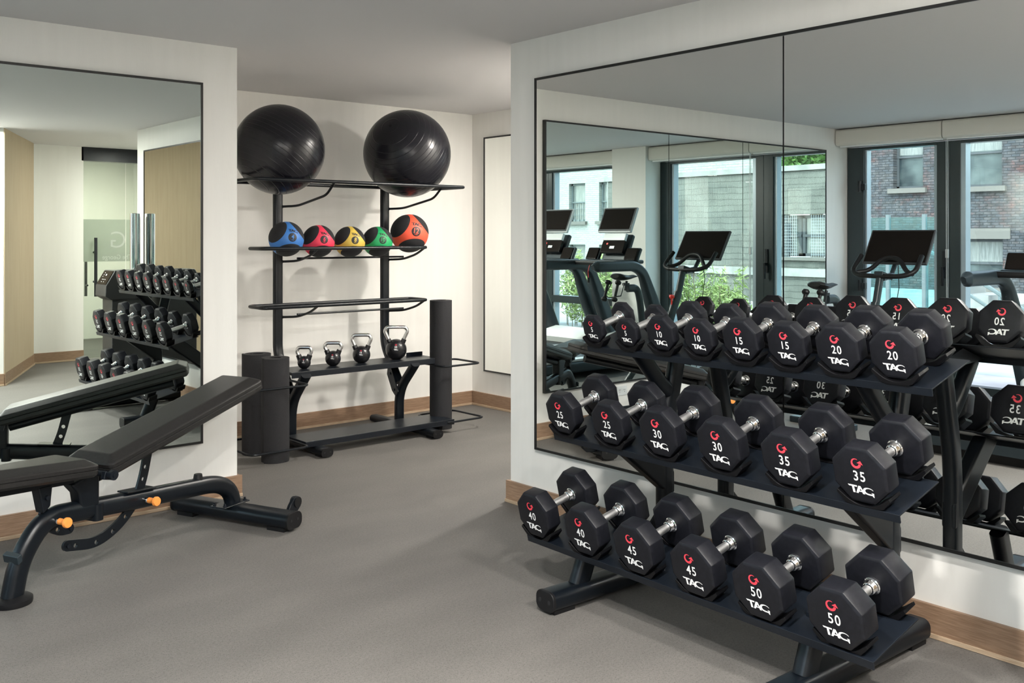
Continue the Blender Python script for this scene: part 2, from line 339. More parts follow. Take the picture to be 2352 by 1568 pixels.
# ================================================================== ROOM SHELL
struct(MB().box((-2.0, -4.6, -.12), (5.8, 7.0, 0)), 'floor', 'floor')
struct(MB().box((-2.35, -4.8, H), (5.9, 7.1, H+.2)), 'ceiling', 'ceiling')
struct(MB().box((-2.30, 5.258, 0), (2.443, 6.9, H)), 'wall_left', 'wall')
struct(MB().box((2.443, 6.768, 0), (5.6, 6.95, H)), 'wall_back', 'wall')
struct(MB().box((5.379, 4.1315, 0), (5.55, 6.768, H)), 'wall_hall', 'wall')
struct(MB().box((3.5616, .467, .0), (5.6, 4.1315, H)), 'wall_right', 'wall')
struct(MB().prism([(1.3, -3.4), (1.3, -.2), (2.47, -.2), (3.14, -1.74), (3.14, -1.80), (3.72, -1.80), (3.72, -1.98), (3.3, -3.4)], (0, 0, 0), (1, 0, 0), (0, 1, 0), (0, 0, H)), 'wall_entrance', 'wall')
dv = unit((.67, -1.54, 0)); nv = Vector((dv.y, -dv.x, 0))*-1
struct(MB().obox((2.805+nv.x*.004, -.97+nv.y*.004, (H+.12)/2), dv, nv, (0, 0, 1), .835, .004, (H-.12)/2), 'trim_1', 'tan')
struct(MB().box((-2.3, -3.5, 0), (1.3, -3.2, H)), 'wall_rear', 'wall')
struct(MB().box((3.3, -4.5, 0), (5.7, -4.3, H)), 'wall_corridor', 'wall')
struct(MB().box((5.2, -4.5, 0), (5.6, .467, H)), 'wall_side', 'wall')
# window wall at X = -1.93
wm = MB().box((-2.25, -3.2, H-.17), (-1.95, 5.258, H-.001)).box((-2.16, 2.16, 0), (-1.76, 2.71, H-.001))
wm.box((-2.16, -3.2, 0), (-1.93, -1.0, H-.15))
struct(wm, 'wall_window', 'wall')
# baseboards
def baseboard(name, a, b, n, shoe=True):
    a, b, n = Vector((*a, 0)), Vector((*b, 0)), Vector((*n, 0)); c = (a+b)/2; L = (b-a).length/2
    struct(MB().obox(c+n*.008+Vector((0, 0, .061)), b-a, n, (0, 0, 1), L, .0078, .0605), name, 'oak')
    struct(MB().obox(c+n*.0205+Vector((0, 0, .0095)), b-a, n, (0, 0, 1), L, .0045, .009), name.replace('baseboard', 'trim'), 'oak_light', .002)
baseboard('baseboard_left', (-1.9, 5.258), (2.468, 5.258), (0, -1))
baseboard('baseboard_left_end', (2.443, 5.258), (2.443, 6.768), (1, 0))
baseboard('baseboard_back', (2.468, 6.768), (5.379, 6.768), (0, -1))
baseboard('baseboard_hall', (5.379, 4.1315), (5.379, 6.745), (-1, 0))
baseboard('baseboard_right', (3.5616, .45), (3.5616, 4.156), (-1, 0))
baseboard('baseboard_right_end', (3.5616, 4.1315), (5.355, 4.1315), (0, 1))
baseboard('baseboard_entrance', (1.3, -.2), (2.47, -.2), (0, 1))
baseboard('baseboard_diagonal', (2.47, -.2), (3.135, -1.73), (nv.x, nv.y))
baseboard('baseboard_door', (3.16, -1.80), (3.72, -1.80), (0, 1))
# windows: frames and panes
def sash(name, y0, y1, z0=0.03, z1=2.405, x=-2.09, w=.075, rails=(), wr=None):
    f = MB(); d = .06; wr = wr or w
    f.box((x-d, y0, z0), (x+d, y0+w, z1)).box((x-d, y1-wr, z0), (x+d, y1, z1)).box((x-d, y0+w, z0), (x+d, y1-wr, z0+.075)).box((x-d, y0+w, z1-.03), (x+d, y1-wr, z1))
    for r in rails: f.box((x-d, y0+w, r[0]), (x+d, y1-w, r[1]))
    fo = tag(f.build(name, 'frame', bevel=.004), kind='structure')
    b = MB(); i = w
    b.box((x-.05, y0+i, z0+w), (x+.035, y0+i+.035, z1-.03)).box((x-.05, y1-wr-(.045 if wr < .15 else .018), z0+w), (x+(.05 if wr < .15 else .03), y1-wr, z1-.03))
    b.build('glazing_bead', 'framelight', fo)
    MB().box((x-.048, y0+w, z0+w), (x-.04, y1-wr, z1-.03)).build('pane', 'glass', fo)
    return fo
w1 = sash('window_1', 2.69, 4.20, w=.18, wr=.105); w2 = sash('window_2', 4.20, 5.25, w=.12, wr=.18)
w3 = sash('window_3', .70, 2.18, rails=((.6, .695),)); w4 = sash('window_4', -1.0, .70, rails=((.6, .695),))
MB().box((-2.03, 4.225, 1.10), (-2.015, 4.26, 1.36)).box((-2.015, 4.23, 1.18), (-1.975, 4.255, 1.21)).box((-1.99, 4.23, 1.03), (-1.97, 4.255, 1.21)).build('handle', 'steel', w2, .004)
for q in (1.95, .95): MB().cyl((-2.0, 5.10, q), (-2.0, 5.10, q+.11), .018).box((-2.04, 5.04, q+.02), (-2.0, 5.11, q+.08)).build('hinge', 'steel', w2)
# roller blind cassettes and cord
for nm, y0, y1, lb in (('roller_blind', 4.17, 5.25, 'cream roller blind cassette over the window nearest the left wall corner'), ('roller_blind', 2.72, 4.16, 'cream roller blind cassette over the window beside the wall column'), ('roller_blind', -.98, 2.15, 'long cream roller blind cassette over the window behind the treadmills')):
    t = thing(nm, (-1.86, (y0+y1)/2, H-.175), lb, 'blind', group='roller blind cassettes')
    h = (y1-y0)/2
    MB().sweep([(0, -h, .085), (0, h, .085)], rrect(.12, .165, .03), side=(1, 0, 0)).build('cassette', 'valance', t)
    MB().box((-.02, -h+.02, -.012), (.01, h-.02, .004)).build('hem_bar', 'whiteplastic', t)
cd_ = MB().tube([(-1.86, 4.135, 2.40), (-1.86, 4.132, 1.5), (-1.86, 4.135, .55)], .0035, 6).tube([(-1.86, 4.15, 2.40), (-1.86, 4.148, 1.5), (-1.86, 4.145, .55)], .0035, 6)
t = tag(cd_.build('blind_cord', 'silver'), 'beaded chain of the roller blind hanging down the dark window post', 'blind cord')
MB().box((-1.868, 4.128, 1.30), (-1.852, 4.156, 1.38)).build('cord_clip', 'silver', t, .003)
# ------------------------------------------------------------------ mirrors
def mirror(name, plane, c, a0, a1, z0, z1, seams, label, nrm, mm='mirror'):
    # plane 'X' or 'Y'; c = wall surface, panel stands on it towards nrm
    t = thing(name, (c, (a0+a1)/2, z0) if plane == 'X' else ((a0+a1)/2, c, z0), label, 'mirror')
    o = Vector(t.location)
    def bx(mb, u0, u1, d0, d1, zz0, zz1):
        d0, d1 = sorted((c+nrm*d0, c+nrm*d1))
        if plane == 'X': mb.box((d0-o.x, u0-o.y, zz0-o.z), (d1-o.x, u1-o.y, zz1-o.z))
        else: mb.box((u0-o.x, d0-o.y, zz0-o.z), (u1-o.x, d1-o.y, zz1-o.z))
        return mb
    f = MB(); w = .013
    bx(f, a0-w, a0, .001, .03, z0-w, z1+w); bx(f, a1, a1+w, .001, .03, z0-w, z1+w); bx(f, a0, a1, .001, .03, z0-w, z0); bx(f, a0, a1, .001, .03, z1, z1+w)
    bx(f, a0, a1, .001, .012, z0, z1)
    f.build('frame', 'mirrorframe', t)
    e = [a0]+list(seams)+[a1]
    for i in range(len(e)-1):
        g0 = .0035 if i else 0; g1 = .0035 if i < len(e)-2 else 0
        bx(MB(), e[i]+g0, e[i+1]-g1, .013, .0265, z0, z1).build('mirror_panel', mm, t)
    return t
mirror('wall_mirror', 'Y', 5.258, -1.585, 2.215, .352, 2.349, (-.21, .82), 'wide black-framed wall mirror on the white wall behind the weight bench', -1, 'mirror_green')
mirror('wall_mirror', 'X', 3.5616, .73, 3.888, .352, 2.349, (2.335,), 'black-framed wall mirror in two panes behind the dumbbell rack', -1)
mirror('wall_mirror', 'X', 5.379, 4.7, 6.56, .33, 2.355, (), 'narrow black-framed mirror seen at the end of the hall beside the tall foam roll', -1)
# outlet on the left wall
t = tag(MB().box((-.058, -.006, -.038), (.058, 0, .038)).build('wall_outlet', 'whiteplastic', bevel=.003), 'white horizontal power outlet low on the wall, seen under the mirror in the reflection', 'outlet'); t.location = (1.37, 5.257, .268)
for sx in (-.028, .028):
    sl_ = MB()
    for a, b in ((-.006, .008), (.006, .008), (0, -.008)): sl_.box((sx+a-.0015, -.0068, b-.004), (sx+a+.0015, -.0058, b+.004))
    sl_.build('socket', 'blackink', t)
# unseen ceiling downlights, most of them added to brighten the room
for i, (x, y, w, c) in enumerate(UNSEEN_DOWNLIGHTS):
    lb = ['round recessed downlight above the camera side of the dumbbell rack', 'round recessed downlight over the open floor near the treadmills', 'round recessed downlight over the treadmill side of the room', 'round recessed downlight near the entrance wall corner', 'round recessed downlight over the middle of the gym floor', 'warm recessed downlight in the alcove nearest the end of the right wall', 'warm recessed downlight in the alcove nearest the hall mirror', 'round recessed downlight in the corridor behind the glass door', 'round recessed downlight in the entrance recess before the glass door'][i]
    t = thing('ceiling_downlight', (x, y, H), lb, 'ceiling light', group='recessed downlights')
    MB().lathe([(.095, -.001), (.10, -.006), (.09, -.012), (.082, -.004)], n=32).build('trim_ring', 'white', t)
    em = bpy.data.materials.get('lamp_glow_%d' % (i >= 5))
    if not em:
        em = mat('lamp_glow_%d' % (i >= 5), (1, 1, 1)); b = em.node_tree.nodes['Principled BSDF']; b.inputs['Emission Color'].default_value = (*c, 1); b.inputs['Emission Strength'].default_value = 6
    MB().lathe([(.0, -.0005), (.078, -.0005), (.078, -.003), (0, -.003)], n=24).build('diffuser', em, t)
# ================================================================== DUMBBELLS
SPEC = {  # weight: (diameter, head thickness, handle)
    5: (.122, .034, .152), 10: (.144, .043, .150), 15: (.160, .051, .140), 20: (.167, .061, .128), 25: (.175, .059, .160),
    30: (.187, .065, .158), 35: (.189, .072, .155), 40: (.189, .074, .155), 45: (.191, .080, .148), 50: (.194, .087, .137)}
def octagon_head(D, T):
    mb = MB(); R = D/2/cos(pi/8); c = .007+D*.02; rings = []
    def ring(x, r, m=3):       # octagon with rounded corners
        out = []
        for k in range(8):
            a = rad(22.5+45*k); cx, cy = (r*.93)*cos(a), (r*.93)*sin(a); rr = r*.07*cos(pi/8)/(1)
            for j in range(m):
                b = a+rad(-22.5+45*j/(m-1)); out.append((x, cx+rr*cos(b), cy+rr*sin(b)))
        return out
    # slightly domed barrel between two chamfered faces
    for x, r in ((-T/2, R-c*1.25), (-T/2+c*.12, R-c*.75), (-T/2+c*.45, R-c*.22), (-T/2+c, R), (T/2-c, R), (T/2-c*.45, R-c*.22), (T/2-c*.12, R-c*.75), (T/2, R-c*1.25)):
        rings.append(ring(x, r))
    n = len(rings[0]); V = [p for r in rings for p in r]
    F = [(i*n+q, i*n+(q+1) % n, (i+1)*n+(q+1) % n, (i+1)*n+q) for i in range(len(rings)-1) for q in range(n)]
    F += [tuple(range(n))[::-1], tuple(range((len(rings)-1)*n, len(rings)*n))]
    return mb.add(V, F)
def make_dumbbell(w):
    D, T, Hn = SPEC[w]
    L = Hn+2*T
    root = thing('dumbbell', (0, 0, 0), 'x', 'dumbbell')
    zc = D/2
    for sgn in (-1, 1):
        mb = octagon_head(D, T); mb.v = [(x+sgn*(Hn+T)/2, y, z+zc) for x, y, z in mb.v]
        h = mb.build('head', 'rubber', root, sharp=28)
        fn = (lambda a, b, s=sgn: (s*(L/2+.0006), a*s, zc+b))
        e = MB(); put2d(e, EMBLEM, D*.178, -.03*D, D*.225, fn); e.build('emblem', 'redink', h)
        nn = MB(); put2d(nn, text2d(str(w), .012, 0, 1.16), D*.180, 0, -.005*D, fn, .86); nn.build('number', 'whiteink', h)
        l = MB(); put2d(l, TAGV, D*.135, 0, -D*.25, fn, 1.0); l.build('lettering', 'whiteink', h)
    MB().lathe([(.0140, -Hn/2), (.0150, -Hn*.2), (.0160, 0), (.0150, Hn*.2), (.0140, Hn/2)], (0, 0, zc), (1, 0, 0), 24).build('handle', 'knurl', root)
    for sgn in (-1, 1):
        MB().lathe([(.0275, 0), (.0285, .004), (.0250, .007), (.0250, .011), (.0235, .013), (.0215, .024), (.019, .027), (.0145, .029)], (sgn*Hn/2, 0, zc), (-sgn, 0, 0), 28).build('collar', 'chrome', root)
    return root
protos = {}
def place_dumbbell(w, loc, tilt, label, group):
    if w not in protos: r = protos[w] = make_dumbbell(w)
    else: r = copy_tree(protos[w])
    r.location = loc; r.rotation_euler = (0, tilt, RA); r['label'] = label; r['group'] = group
    return r
# rack: shelves (front x, z of front edge, back x, z)
SHELF = {'top': (3.057, 1.012, 3.290, 1.075), 'middle': (2.857, .643, 3.104, .708), 'bottom': (2.706, .234, 2.975, .298)}
ROWS = {'top': ([5, 5, 10, 10, 15, 15, 20, 20], [2.985, 2.781, 2.588, 2.389, 2.186, 1.983, 1.776, 1.571]),
        'middle': ([25, 25, 30, 30, 35, 35], [2.971, 2.689, 2.416, 2.129, 1.847, 1.571]),
        'bottom': ([40, 40, 45, 45, 50, 50], [2.978, 2.686, 2.409, 2.126, 1.852, 1.566])}
Y0, Y1 = 1.454, 3.045
RO = Vector((3.2, 2.26, 0)); RA = rad(-1.4)
rack = thing('dumbbell_rack', tuple(RO), 'black three tier dumbbell rack standing before the right wall mirror', 'dumbbell rack', (0, 0, RA))
def rworld(p): return RO+Matrix.Rotation(RA, 3, 'Z')@(Vector(p)-RO)
def rb(mb, name, m, bevel=0, parent=rack, **k):
    mb.v = [(x-RO.x, y-RO.y, z-RO.z) for x, y, z in mb.v]; return mb.build(name, m, parent, bevel, **k)
for nm, (x0, z0, x1, z1) in SHELF.items():
    d = unit((x1-x0, 0, z1-z0)); nn = Vector((-d.z, 0, d.x)); L = math.hypot(x1-x0, z1-z0)+ (.03 if nm == 'top' else 0)
    prof = [(0, 0), (L, 0), (L, .012), (L+.004, .012), (L+.004, -.005), (.004, -.005), (.004, -.022), (0, -.026)]
    prof = [(0, 0), (L, 0), (L, -.005), (.005, -.005), (.005, -.026), (0, -.028)]
    sh = rb(MB().prism(prof, (x0, Y0, z0), d, nn, (0, Y1-Y0, 0)), 'shelf', 'steel', .0015)
    tilt = -math.atan2(z1-z0, x1-x0)
    ws, ys = ROWS[nm]
    place = {'top': 'top', 'middle': 'middle', 'bottom': 'bottom'}[nm]
    for i, (w, y) in enumerate(zip(ws, ys)):
        D, T, Hn = SPEC[w]; Lb = Hn+2*T
        gap = {'top': .020, 'middle': .014, 'bottom': .009}[nm]
        P = Vector((x0, y, z0))+d*(Lb/2-.004+(.0 if nm != 'top' else 0))+nn*gap
        side = 'further left of its pair' if i % 2 == 0 else 'further right of its pair'
        place_dumbbell(w, rworld(P), tilt, 'black dumbbell marked %d on the %s shelf, %s' % (w, place, side), 'dumbbells on the %s shelf' % place)
        # saddles: U shaped rubber cradles, one under each head
        for s, xc in ((-1, Lb/2-.004-(Hn+T)/2), (1, Lb/2-.004+(Hn+T)/2)):
            R = D/2/cos(pi/8)+.002; dep = min(T*.85, .05)*.5+.008
            zc = D/2+gap; pr = []
            a1 = 43
            for k in range(13):
                a = rad(-90-a1+2*a1*k/12); pr.append((R*1.0*cos(a), zc+R*sin(a)))
            e1 = pr[-1]; e0 = pr[0]
            wing = .014
            outer = [(e1[0]+.018, e1[1]+.014), (e1[0]+.022, e1[1]+.004), (e1[0]-.006, e1[1]-.028), (R*.42, .0005), (-R*.42, .0005), (e0[0]+.006, e0[1]-.028), (e0[0]-.022, e0[1]+.004), (e0[0]-.018, e0[1]+.014)]
            poly = pr+outer
            poly = [(a, max(b, .0005)) for a, b in poly]
            c = Vector((x0, y, z0))+d*xc-d*dep
            rb(MB().prism(poly, c, (0, -1, 0), nn, d*(2*dep)), 'saddle', 'saddle', .0015)
# uprights and feet
for y in (2.80, 1.735):
    rb(MB().sweep([(2.60, y, .051), (3.50, y, .051)], rrect(.104, .078, .030, 6), side=(0, 1, 0)), 'foot', 'steel2', .003)
    rb(MB().box((2.61, y-.038, .0), (2.72, y+.038, .016)), 'foot_pad', 'softrubber'); rb(MB().box((3.39, y-.038, 0), (3.49, y+.038, .016)), 'foot_pad', 'softrubber')
    cap = rb(MB().sweep([(2.590, y, .051), (2.606, y, .051)], rrect(.107, .081, .031, 6), side=(0, 1, 0)), 'end_cap', 'softrubber', .004)
    rb(MB().cyl((2.5890, y-.027, .051), (2.594, y-.027, .051), .0085).cyl((2.5890, y+.027, .051), (2.594, y+.027, .051), .0085), 'screw', 'blackink', parent=cap)
    path = fillet([(3.30, y, .07), (3.30, y, .62), (3.40, y, 1.03)], .10)
    rb(MB().sweep(path, rrect(.06, .085, .028, 6), side=(0, 1, 0)), 'upright', 'steel2')
    rb(MB().sweep(fillet([(3.345, y, .80), (3.28, y, .84), (3.13, y, 1.002)], .03), rrect(.055, .075, .025, 5), side=(0, 1, 0)), 'support_arm', 'steel2')
    rb(MB().prism([(2.92, .650), (3.30, .36), (3.34, .36), (3.34, .46), (3.05, .684)], (0, y-.028, 0), (1, 0, 0), (0, 0, 1), (0, .056, 0)), 'support_arm', 'steel2', .012, seg=3)
    rb(MB().sweep([(2.775, y, .075), (2.85, y, .252)], rrect(.06, .09, .025, 5), side=(0, 1, 0)), 'support_arm', 'steel2')
    rb(MB().prism([(3.26, .07), (3.26, .3), (3.02, .07)], (0, y-.005, 0), (1, 0, 0), (0, 0, 1), (0, .01, 0)), 'gusset', 'steel2')
    rb(MB().prism([(3.09, 1.004), (3.285, 1.062), (3.42, 1.035), (3.42, .99)], (0, y-.035, 0), (1, 0, 0), (0, 0, 1), (0, .07, 0)), 'bracket', 'steel2')
# badge on the top shelf's front lip
# ================================================================== BENCH
BO = Vector((2.18, 4.81, 0)); th = math.atan2(.392, .920)
bench = thing('weight_bench', (2.18, 4.81, 0), 'black adjustable weight bench with orange pull knobs before the left wall mirror', 'bench', (0, 0, th))
beam = fillet([(-.40, 0, .2505), (-.64, 0, .270), (-1.10, 0, .312), (-1.215, 0, .17), (-1.25, 0, .02)], .14, 9)
b0, b1, b2 = Vector((-.21, 0, .235)), Vector((.035, 0, .225)), Vector((.04, 0, .085))
beam = [b2*(1-t)**2+b1*2*t*(1-t)+b0*t*t for t in [i/14 for i in range(15)]]+beam
MB().sweep(beam, rrect(.070, .088, .032, 6), side=(0, 1, 0)).build('main_beam', 'steel2', bench)
ft = MB().lathe([(.0, 0), (.078, 0), (.080, .008), (.080, .022), (.074, .026), (.05, .032), (.0, .034)], (-1.25, 0, 0), n=36).build('foot_pad', 'softrubber', bench)
MB().sweep([(.03, -.405, .055), (.03, .36, .055)], rrect(.115, .080, .034, 6), side=(1, 0, 0)).build('crossbar', 'steel2', bench)
for s in (-1, 1):
    y = -.405 if s < 0 else .36
    c = MB().sweep([(.03, y, .055), (.03, y+s*.014, .055)], rrect(.118, .083, .035, 6), side=(1, 0, 0)).build('end_cap', 'softrubber', bench)
    MB().cyl((.005, y+s*.013, .058), (.005, y+s*.0152, .058), .007).cyl((.055, y+s*.013, .058), (.055, y+s*.0152, .058), .007).build('screw', 'blackink', c)
    MB().box((-.012, min(y-s*.02, y-s*.13), 0), (.072, max(y-s*.02, y-s*.13), .02)).build('floor_pad', 'softrubber', bench)
MB().box((-.075, -.052, .090), (.115, .052, .0975)).build('mounting_plate', 'steel2', bench, .003)
for a, b in ((-.055, -.035), (.095, -.035), (-.055, .035), (.095, .035)):
    MB().lathe([(.009, 0), (.009, .008), (.006, .008), (.006, .018), (0, .018)], (a, b, .0955), n=6).build('bolt', 'steel', bench)
MB().prism([(.02, 0), (.10, 0), (.135, .03), (.14, .065), (.115, .085), (.08, .08), (.05, .05)], (.06, -.33, .05), (1, 0, 0), (0, 0, 1), (0, .022, 0)).build('wheel_bracket', 'steel2', bench, .004)
MB().cyl((.165, -.335, .105), (.165, -.30, .105), .028, 24).build('wheel', 'softrubber', bench)
MB().lathe([(.026, 0), (.020, .038), (.0, .038)], (-.209, 0, .262), n=28).build('rubber_stop', 'softrubber', bench, .002)
# backrest pad
pu = unit((.973, 0, .234)); pn = Vector((-pu.z, 0, pu.x))
def pad(w0, w1, L, t, r):
    # bevelled upholstered pad: u along length, v across, stacked outlines
    V = []; F = []; rings = []
    def outline(ins, n=5):
        pts = []
        hw0, hw1 = w0/2-ins, w1/2-ins; rr = max(r-ins*.6, .012)
        cs = [((L-ins, -hw1)), ((L-ins, hw1)), ((ins, hw0)), ((ins, -hw0))]
        for i in range(4):
            a = Vector(cs[i-1]); b = Vector(cs[i]); c = Vector(cs[(i+1) % 4])
            u = unit((*(a-b), 0)).to_2d(); v = unit((*(c-b), 0)).to_2d()
            for k in range(n+1):
                q = k/n; p0 = b+u*rr; p2 = b+v*rr; pts.append(p0*(1-q)**2+b*2*q*(1-q)+p2*q*q)
        return pts
    lv = [(.012, 0), (.0, .012), (.0, t*.36), (.0035, t*.40), (.0, t*.44), (.0, t*.62), (.004, t*.68), (.008, t*.71), (.042, t*.965), (.047, t*.995), (.055, t)]
    for ins, h in lv: rings.append([(p.x, p.y, h) for p in outline(ins)])
    n = len(rings[0]); V = [p for rg in rings for p in rg]
    F = [(i*n+q, i*n+(q+1) % n, (i+1)*n+(q+1) % n, (i+1)*n+q) for i in range(len(rings)-1) for q in range(n)]
    F += [tuple(range(n))[::-1], tuple(range((len(rings)-1)*n, len(rings)*n))]
    return V, F
def place_pad(w0, w1, L, t, o, u, nrm, r=.04):
    V, F = pad(w0, w1, L, t, r); o = Vector(o); u = Vector(u); nrm = Vector(nrm); s = nrm.cross(u)
    return MB().add([o+u*a+s*b+nrm*c for a, b, c in V], F)
PB = Vector((-.868, 0, .448))
place_pad(.30, .285, 1.03, .082, PB, pu, pn).build('backrest_pad', 'vinyl', bench, sharp=26)
MB().sweep([PB+pu*.03-pn*.030, PB+pu*.93-pn*.030], circ(.026, 16)).build('backrest_tube', 'steel2', bench)
MB().obox(PB+pu*.5-pn*.004, pu, (0, 1, 0), pn, .42, .05, .004).build('backrest_plate', 'steel2', bench)
# seat pad
su = unit((-.454, 0, .034)); sn = Vector((su.z, 0, -su.x))
if sn.z < 0: sn = -sn
SP = Vector((-.925, 0, .462))
place_pad(.29, .20, .50, .076, SP, su, sn, .045).build('seat_pad', 'vinyl', bench, sharp=26)
MB().obox(SP+su*.26-sn*.020, su, (0, 1, 0), sn, .22, .024, .018).build('seat_tube', 'steel2', bench, .004)
# pivot, posts, arcs
MB().cyl((-.885, -.155, .462), (-.885, .155, .462), .014).lathe([(.022, 0), (.022, .02), (.010, .02), (.010, .026), (0, .026)], (-.885, -.155, .462), (0, -1, 0), 20).build('pivot', 'steel', bench)
for q in (-.125, .125): MB().obox((-.87, q, .452), (1, 0, -.25), (0, 1, 0), (.25, 0, 1), .035, .012, .018).build('pivot_bracket', 'steel', bench, .004)
MB().prism([(-.93, .27), (-.84, .27), (-.838, .45), (-.90, .45), (-.99, .425), (-.95, .38)], (0, -.034, 0), (1, 0, 0), (0, 0, 1), (0, .068, 0)).build('seat_post', 'steel2', bench, .012, 3)
MB().sweep([(-.845, 0, .238), (-.845, 0, .31)], rrect(.09, .05, .02, 5), side=(0, 1, 0)).build('clamp_sleeve', 'steel2', bench)
MB().prism([(-1.145, .45), (-1.075, .45), (-1.085, .36), (-1.12, .335)], (0, -.026, 0), (1, 0, 0), (0, 0, 1), (0, .052, 0)).build('seat_bracket', 'steel2', bench, .006)
MB().cyl((-1.105, -.036, .40), (-1.105, .036, .40), .010, 12).build('bolt', 'steel', bench)
def arc_plate(ctr, hw, holes, name, th_=.012):
    C = fillet([(a, 0, b) for a, b in ctr], .09, 8); n = len(C); up = []; dn = []
    for i, p in enumerate(C):
        t_ = unit(C[min(i+1, n-1)]-C[max(i-1, 0)]); nn_ = Vector((-t_.z, 0, t_.x)); up.append((p.x+nn_.x*hw, p.z+nn_.z*hw)); dn.append((p.x-nn_.x*hw, p.z-nn_.z*hw))
    def cap(c, p_from, p_to, k=10):
        a0 = math.atan2(p_from[1]-c.z, p_from[0]-c.x); a1 = math.atan2(p_to[1]-c.z, p_to[0]-c.x)
        while a1 > a0: a1 -= 2*pi
        if a0-a1 > pi*1.5: a1 += 2*pi
        return [(c.x+hw*cos(a0+(a1-a0)*q/k), c.z+hw*sin(a0+(a1-a0)*q/k)) for q in range(1, k)]
    poly = up+cap(C[-1], up[-1], dn[-1])+dn[::-1]+cap(C[0], dn[0], up[0])
    mb = MB().prism(poly, (0, -th_/2, 0), (1, 0, 0), (0, 0, 1), (0, th_, 0))
    o = mb.build(name, 'steel2', bench)
    # holes cut by boolean with a hidden-free mesh built here and applied at once
    cut = MB()
    for a, b in holes: cut.cyl((a, -.05, b), (a, .05, b), .0105, 18)
    if holes:
        co = cut.build('cutter', 'steel2', bench); bo = o.modifiers.new('b', 'BOOLEAN'); bo.object = co; bo.operation = 'DIFFERENCE'; bo.solver = 'EXACT'
        dg = bpy.context.evaluated_depsgraph_get(); dg.update(); me = bpy.data.meshes.new_from_object(o.evaluated_get(dg)); o.modifiers.clear(); me.polygons.foreach_set('use_smooth', [False]*len(me.polygons)); o.data = me
        bpy.data.objects.remove(co)
    return o
arc = [(-.535, .48), (-.565, .36), (-.605, .265), (-.70, .178), (-.83, .128), (-.985, .160)]
arc_plate(arc, .0235, [(-.553, .41), (-.567, .355), (-.672, .205), (-.745, .158), (-.835, .134), (-.945, .150)], 'adjusting_arc')
MB().cyl((-.985, -.014, .160), (-.985, .014, .160), .009, 12).build('bolt', 'steel', bench)
arc_plate([(-1.10, .33), (-1.07, .265), (-1.02, .235), (-.975, .232)], .022, [(-1.035, .243)], 'seat_arc')
MB().cyl((-.972, -.014, .232), (-.972, .014, .232), .009, 12).build('bolt', 'steel', bench)
MB().obox((-.60, 0, .313), (.99, 0, -.08), (0, 1, 0), (.08, 0, .99), .085, .035, .004).build('guide_plate', 'steel2', bench, .002)
for sx_, sz in ((-.590, .268), (-1.075, .298)):
    MB().lathe([(.012, 0), (.012, .03), (.009, .034), (.009, .045), (0, .045)], (sx_, -.028, sz), (0, -1, 0), 20).build('plunger', 'chrome', bench)
    MB().lathe([(.0, .0), (.0135, 0), (.0135, .012), (.0115, .024), (.014, .032), (.0215, .040), (.0225, .048), (.0195, .055), (.012, .056), (0, .0545)], (sx_, -.066, sz), (0, -1, 0), 28).build('pull_knob', 'orange', bench)
MB().obox((-1.245, 0, .185), (0, 1, 0), (.86, 0, .5), (-.2, 0, 1), .046, .012, .017).build('rubber_step', 'machine', bench, .004)
# ================================================================== STORAGE RACK at the back wall
SO = Vector((3.8, 6.3, 0))
sr = thing('storage_rack', tuple(SO), 'tall black tubular storage rack with ball rails and two shelves against the alcove wall', 'storage rack')
def sb(mb, name, m, bevel=0, parent=sr, **k):
    mb.v = [(x-SO.x, y-SO.y, z-SO.z) for x, y, z in mb.v]; return mb.build(name, m, parent, bevel, **k)
XL, XR = 3.325, 4.255
for x in (XL, XR):
    path = fillet([(x, 6.475, 1.93), (x, 6.475, .64), (x, 6.30, .40), (x, 6.27, .36)], .08, 6)
    sb(MB().sweep(path, rrect(.070, .055, .022, 5), side=(1, 0, 0)), 'upright', 'steel2')
    path = fillet([(x, 6.27, .06), (x, 6.27, .30), (x, 6.05, .53)], .20, 8)
    sb(MB().sweep(path, rrect(.074, .055, .022, 5), side=(1, 0, 0)), 'support_post', 'steel2')
    sb(MB().prism([(6.25, .26), (6.30, .30), (6.37, .42), (6.36, .47), (6.31, .47), (6.27, .40), (6.22, .30)], (x-.048, 0, 0), (0, 1, 0), (0, 0, 1), (.01, 0, 0)), 'joint_plate', 'steel')
    sb(MB().cyl((x-.055, 6.27, .31), (x-.045, 6.27, .31), .010, 8).cyl((x-.055, 6.325, .43), (x-.045, 6.325, .43), .010, 8), 'bolt', 'steel')
    sb(MB().sweep([(x, 5.77, .036), (x, 6.63, .036)], rrect(.085, .055, .026, 6), side=(1, 0, 0)), 'foot', 'steel2', .002)
    c = sb(MB().sweep([(x, 5.757, .036), (x, 5.771, .036)], rrect(.09, .06, .028, 6), side=(1, 0, 0)), 'end_cap', 'softrubber')
    sb(MB().cyl((x-.022, 5.7555, .038), (x-.022, 5.759, .038), .006).cyl((x+.022, 5.7555, .038), (x+.022, 5.759, .038), .006), 'screw', 'blackink', parent=c)
    for q in (5.80, 6.50): sb(MB().box((x-.03, q, 0), (x+.03, q+.07, .012)), 'foot_pad', 'softrubber')
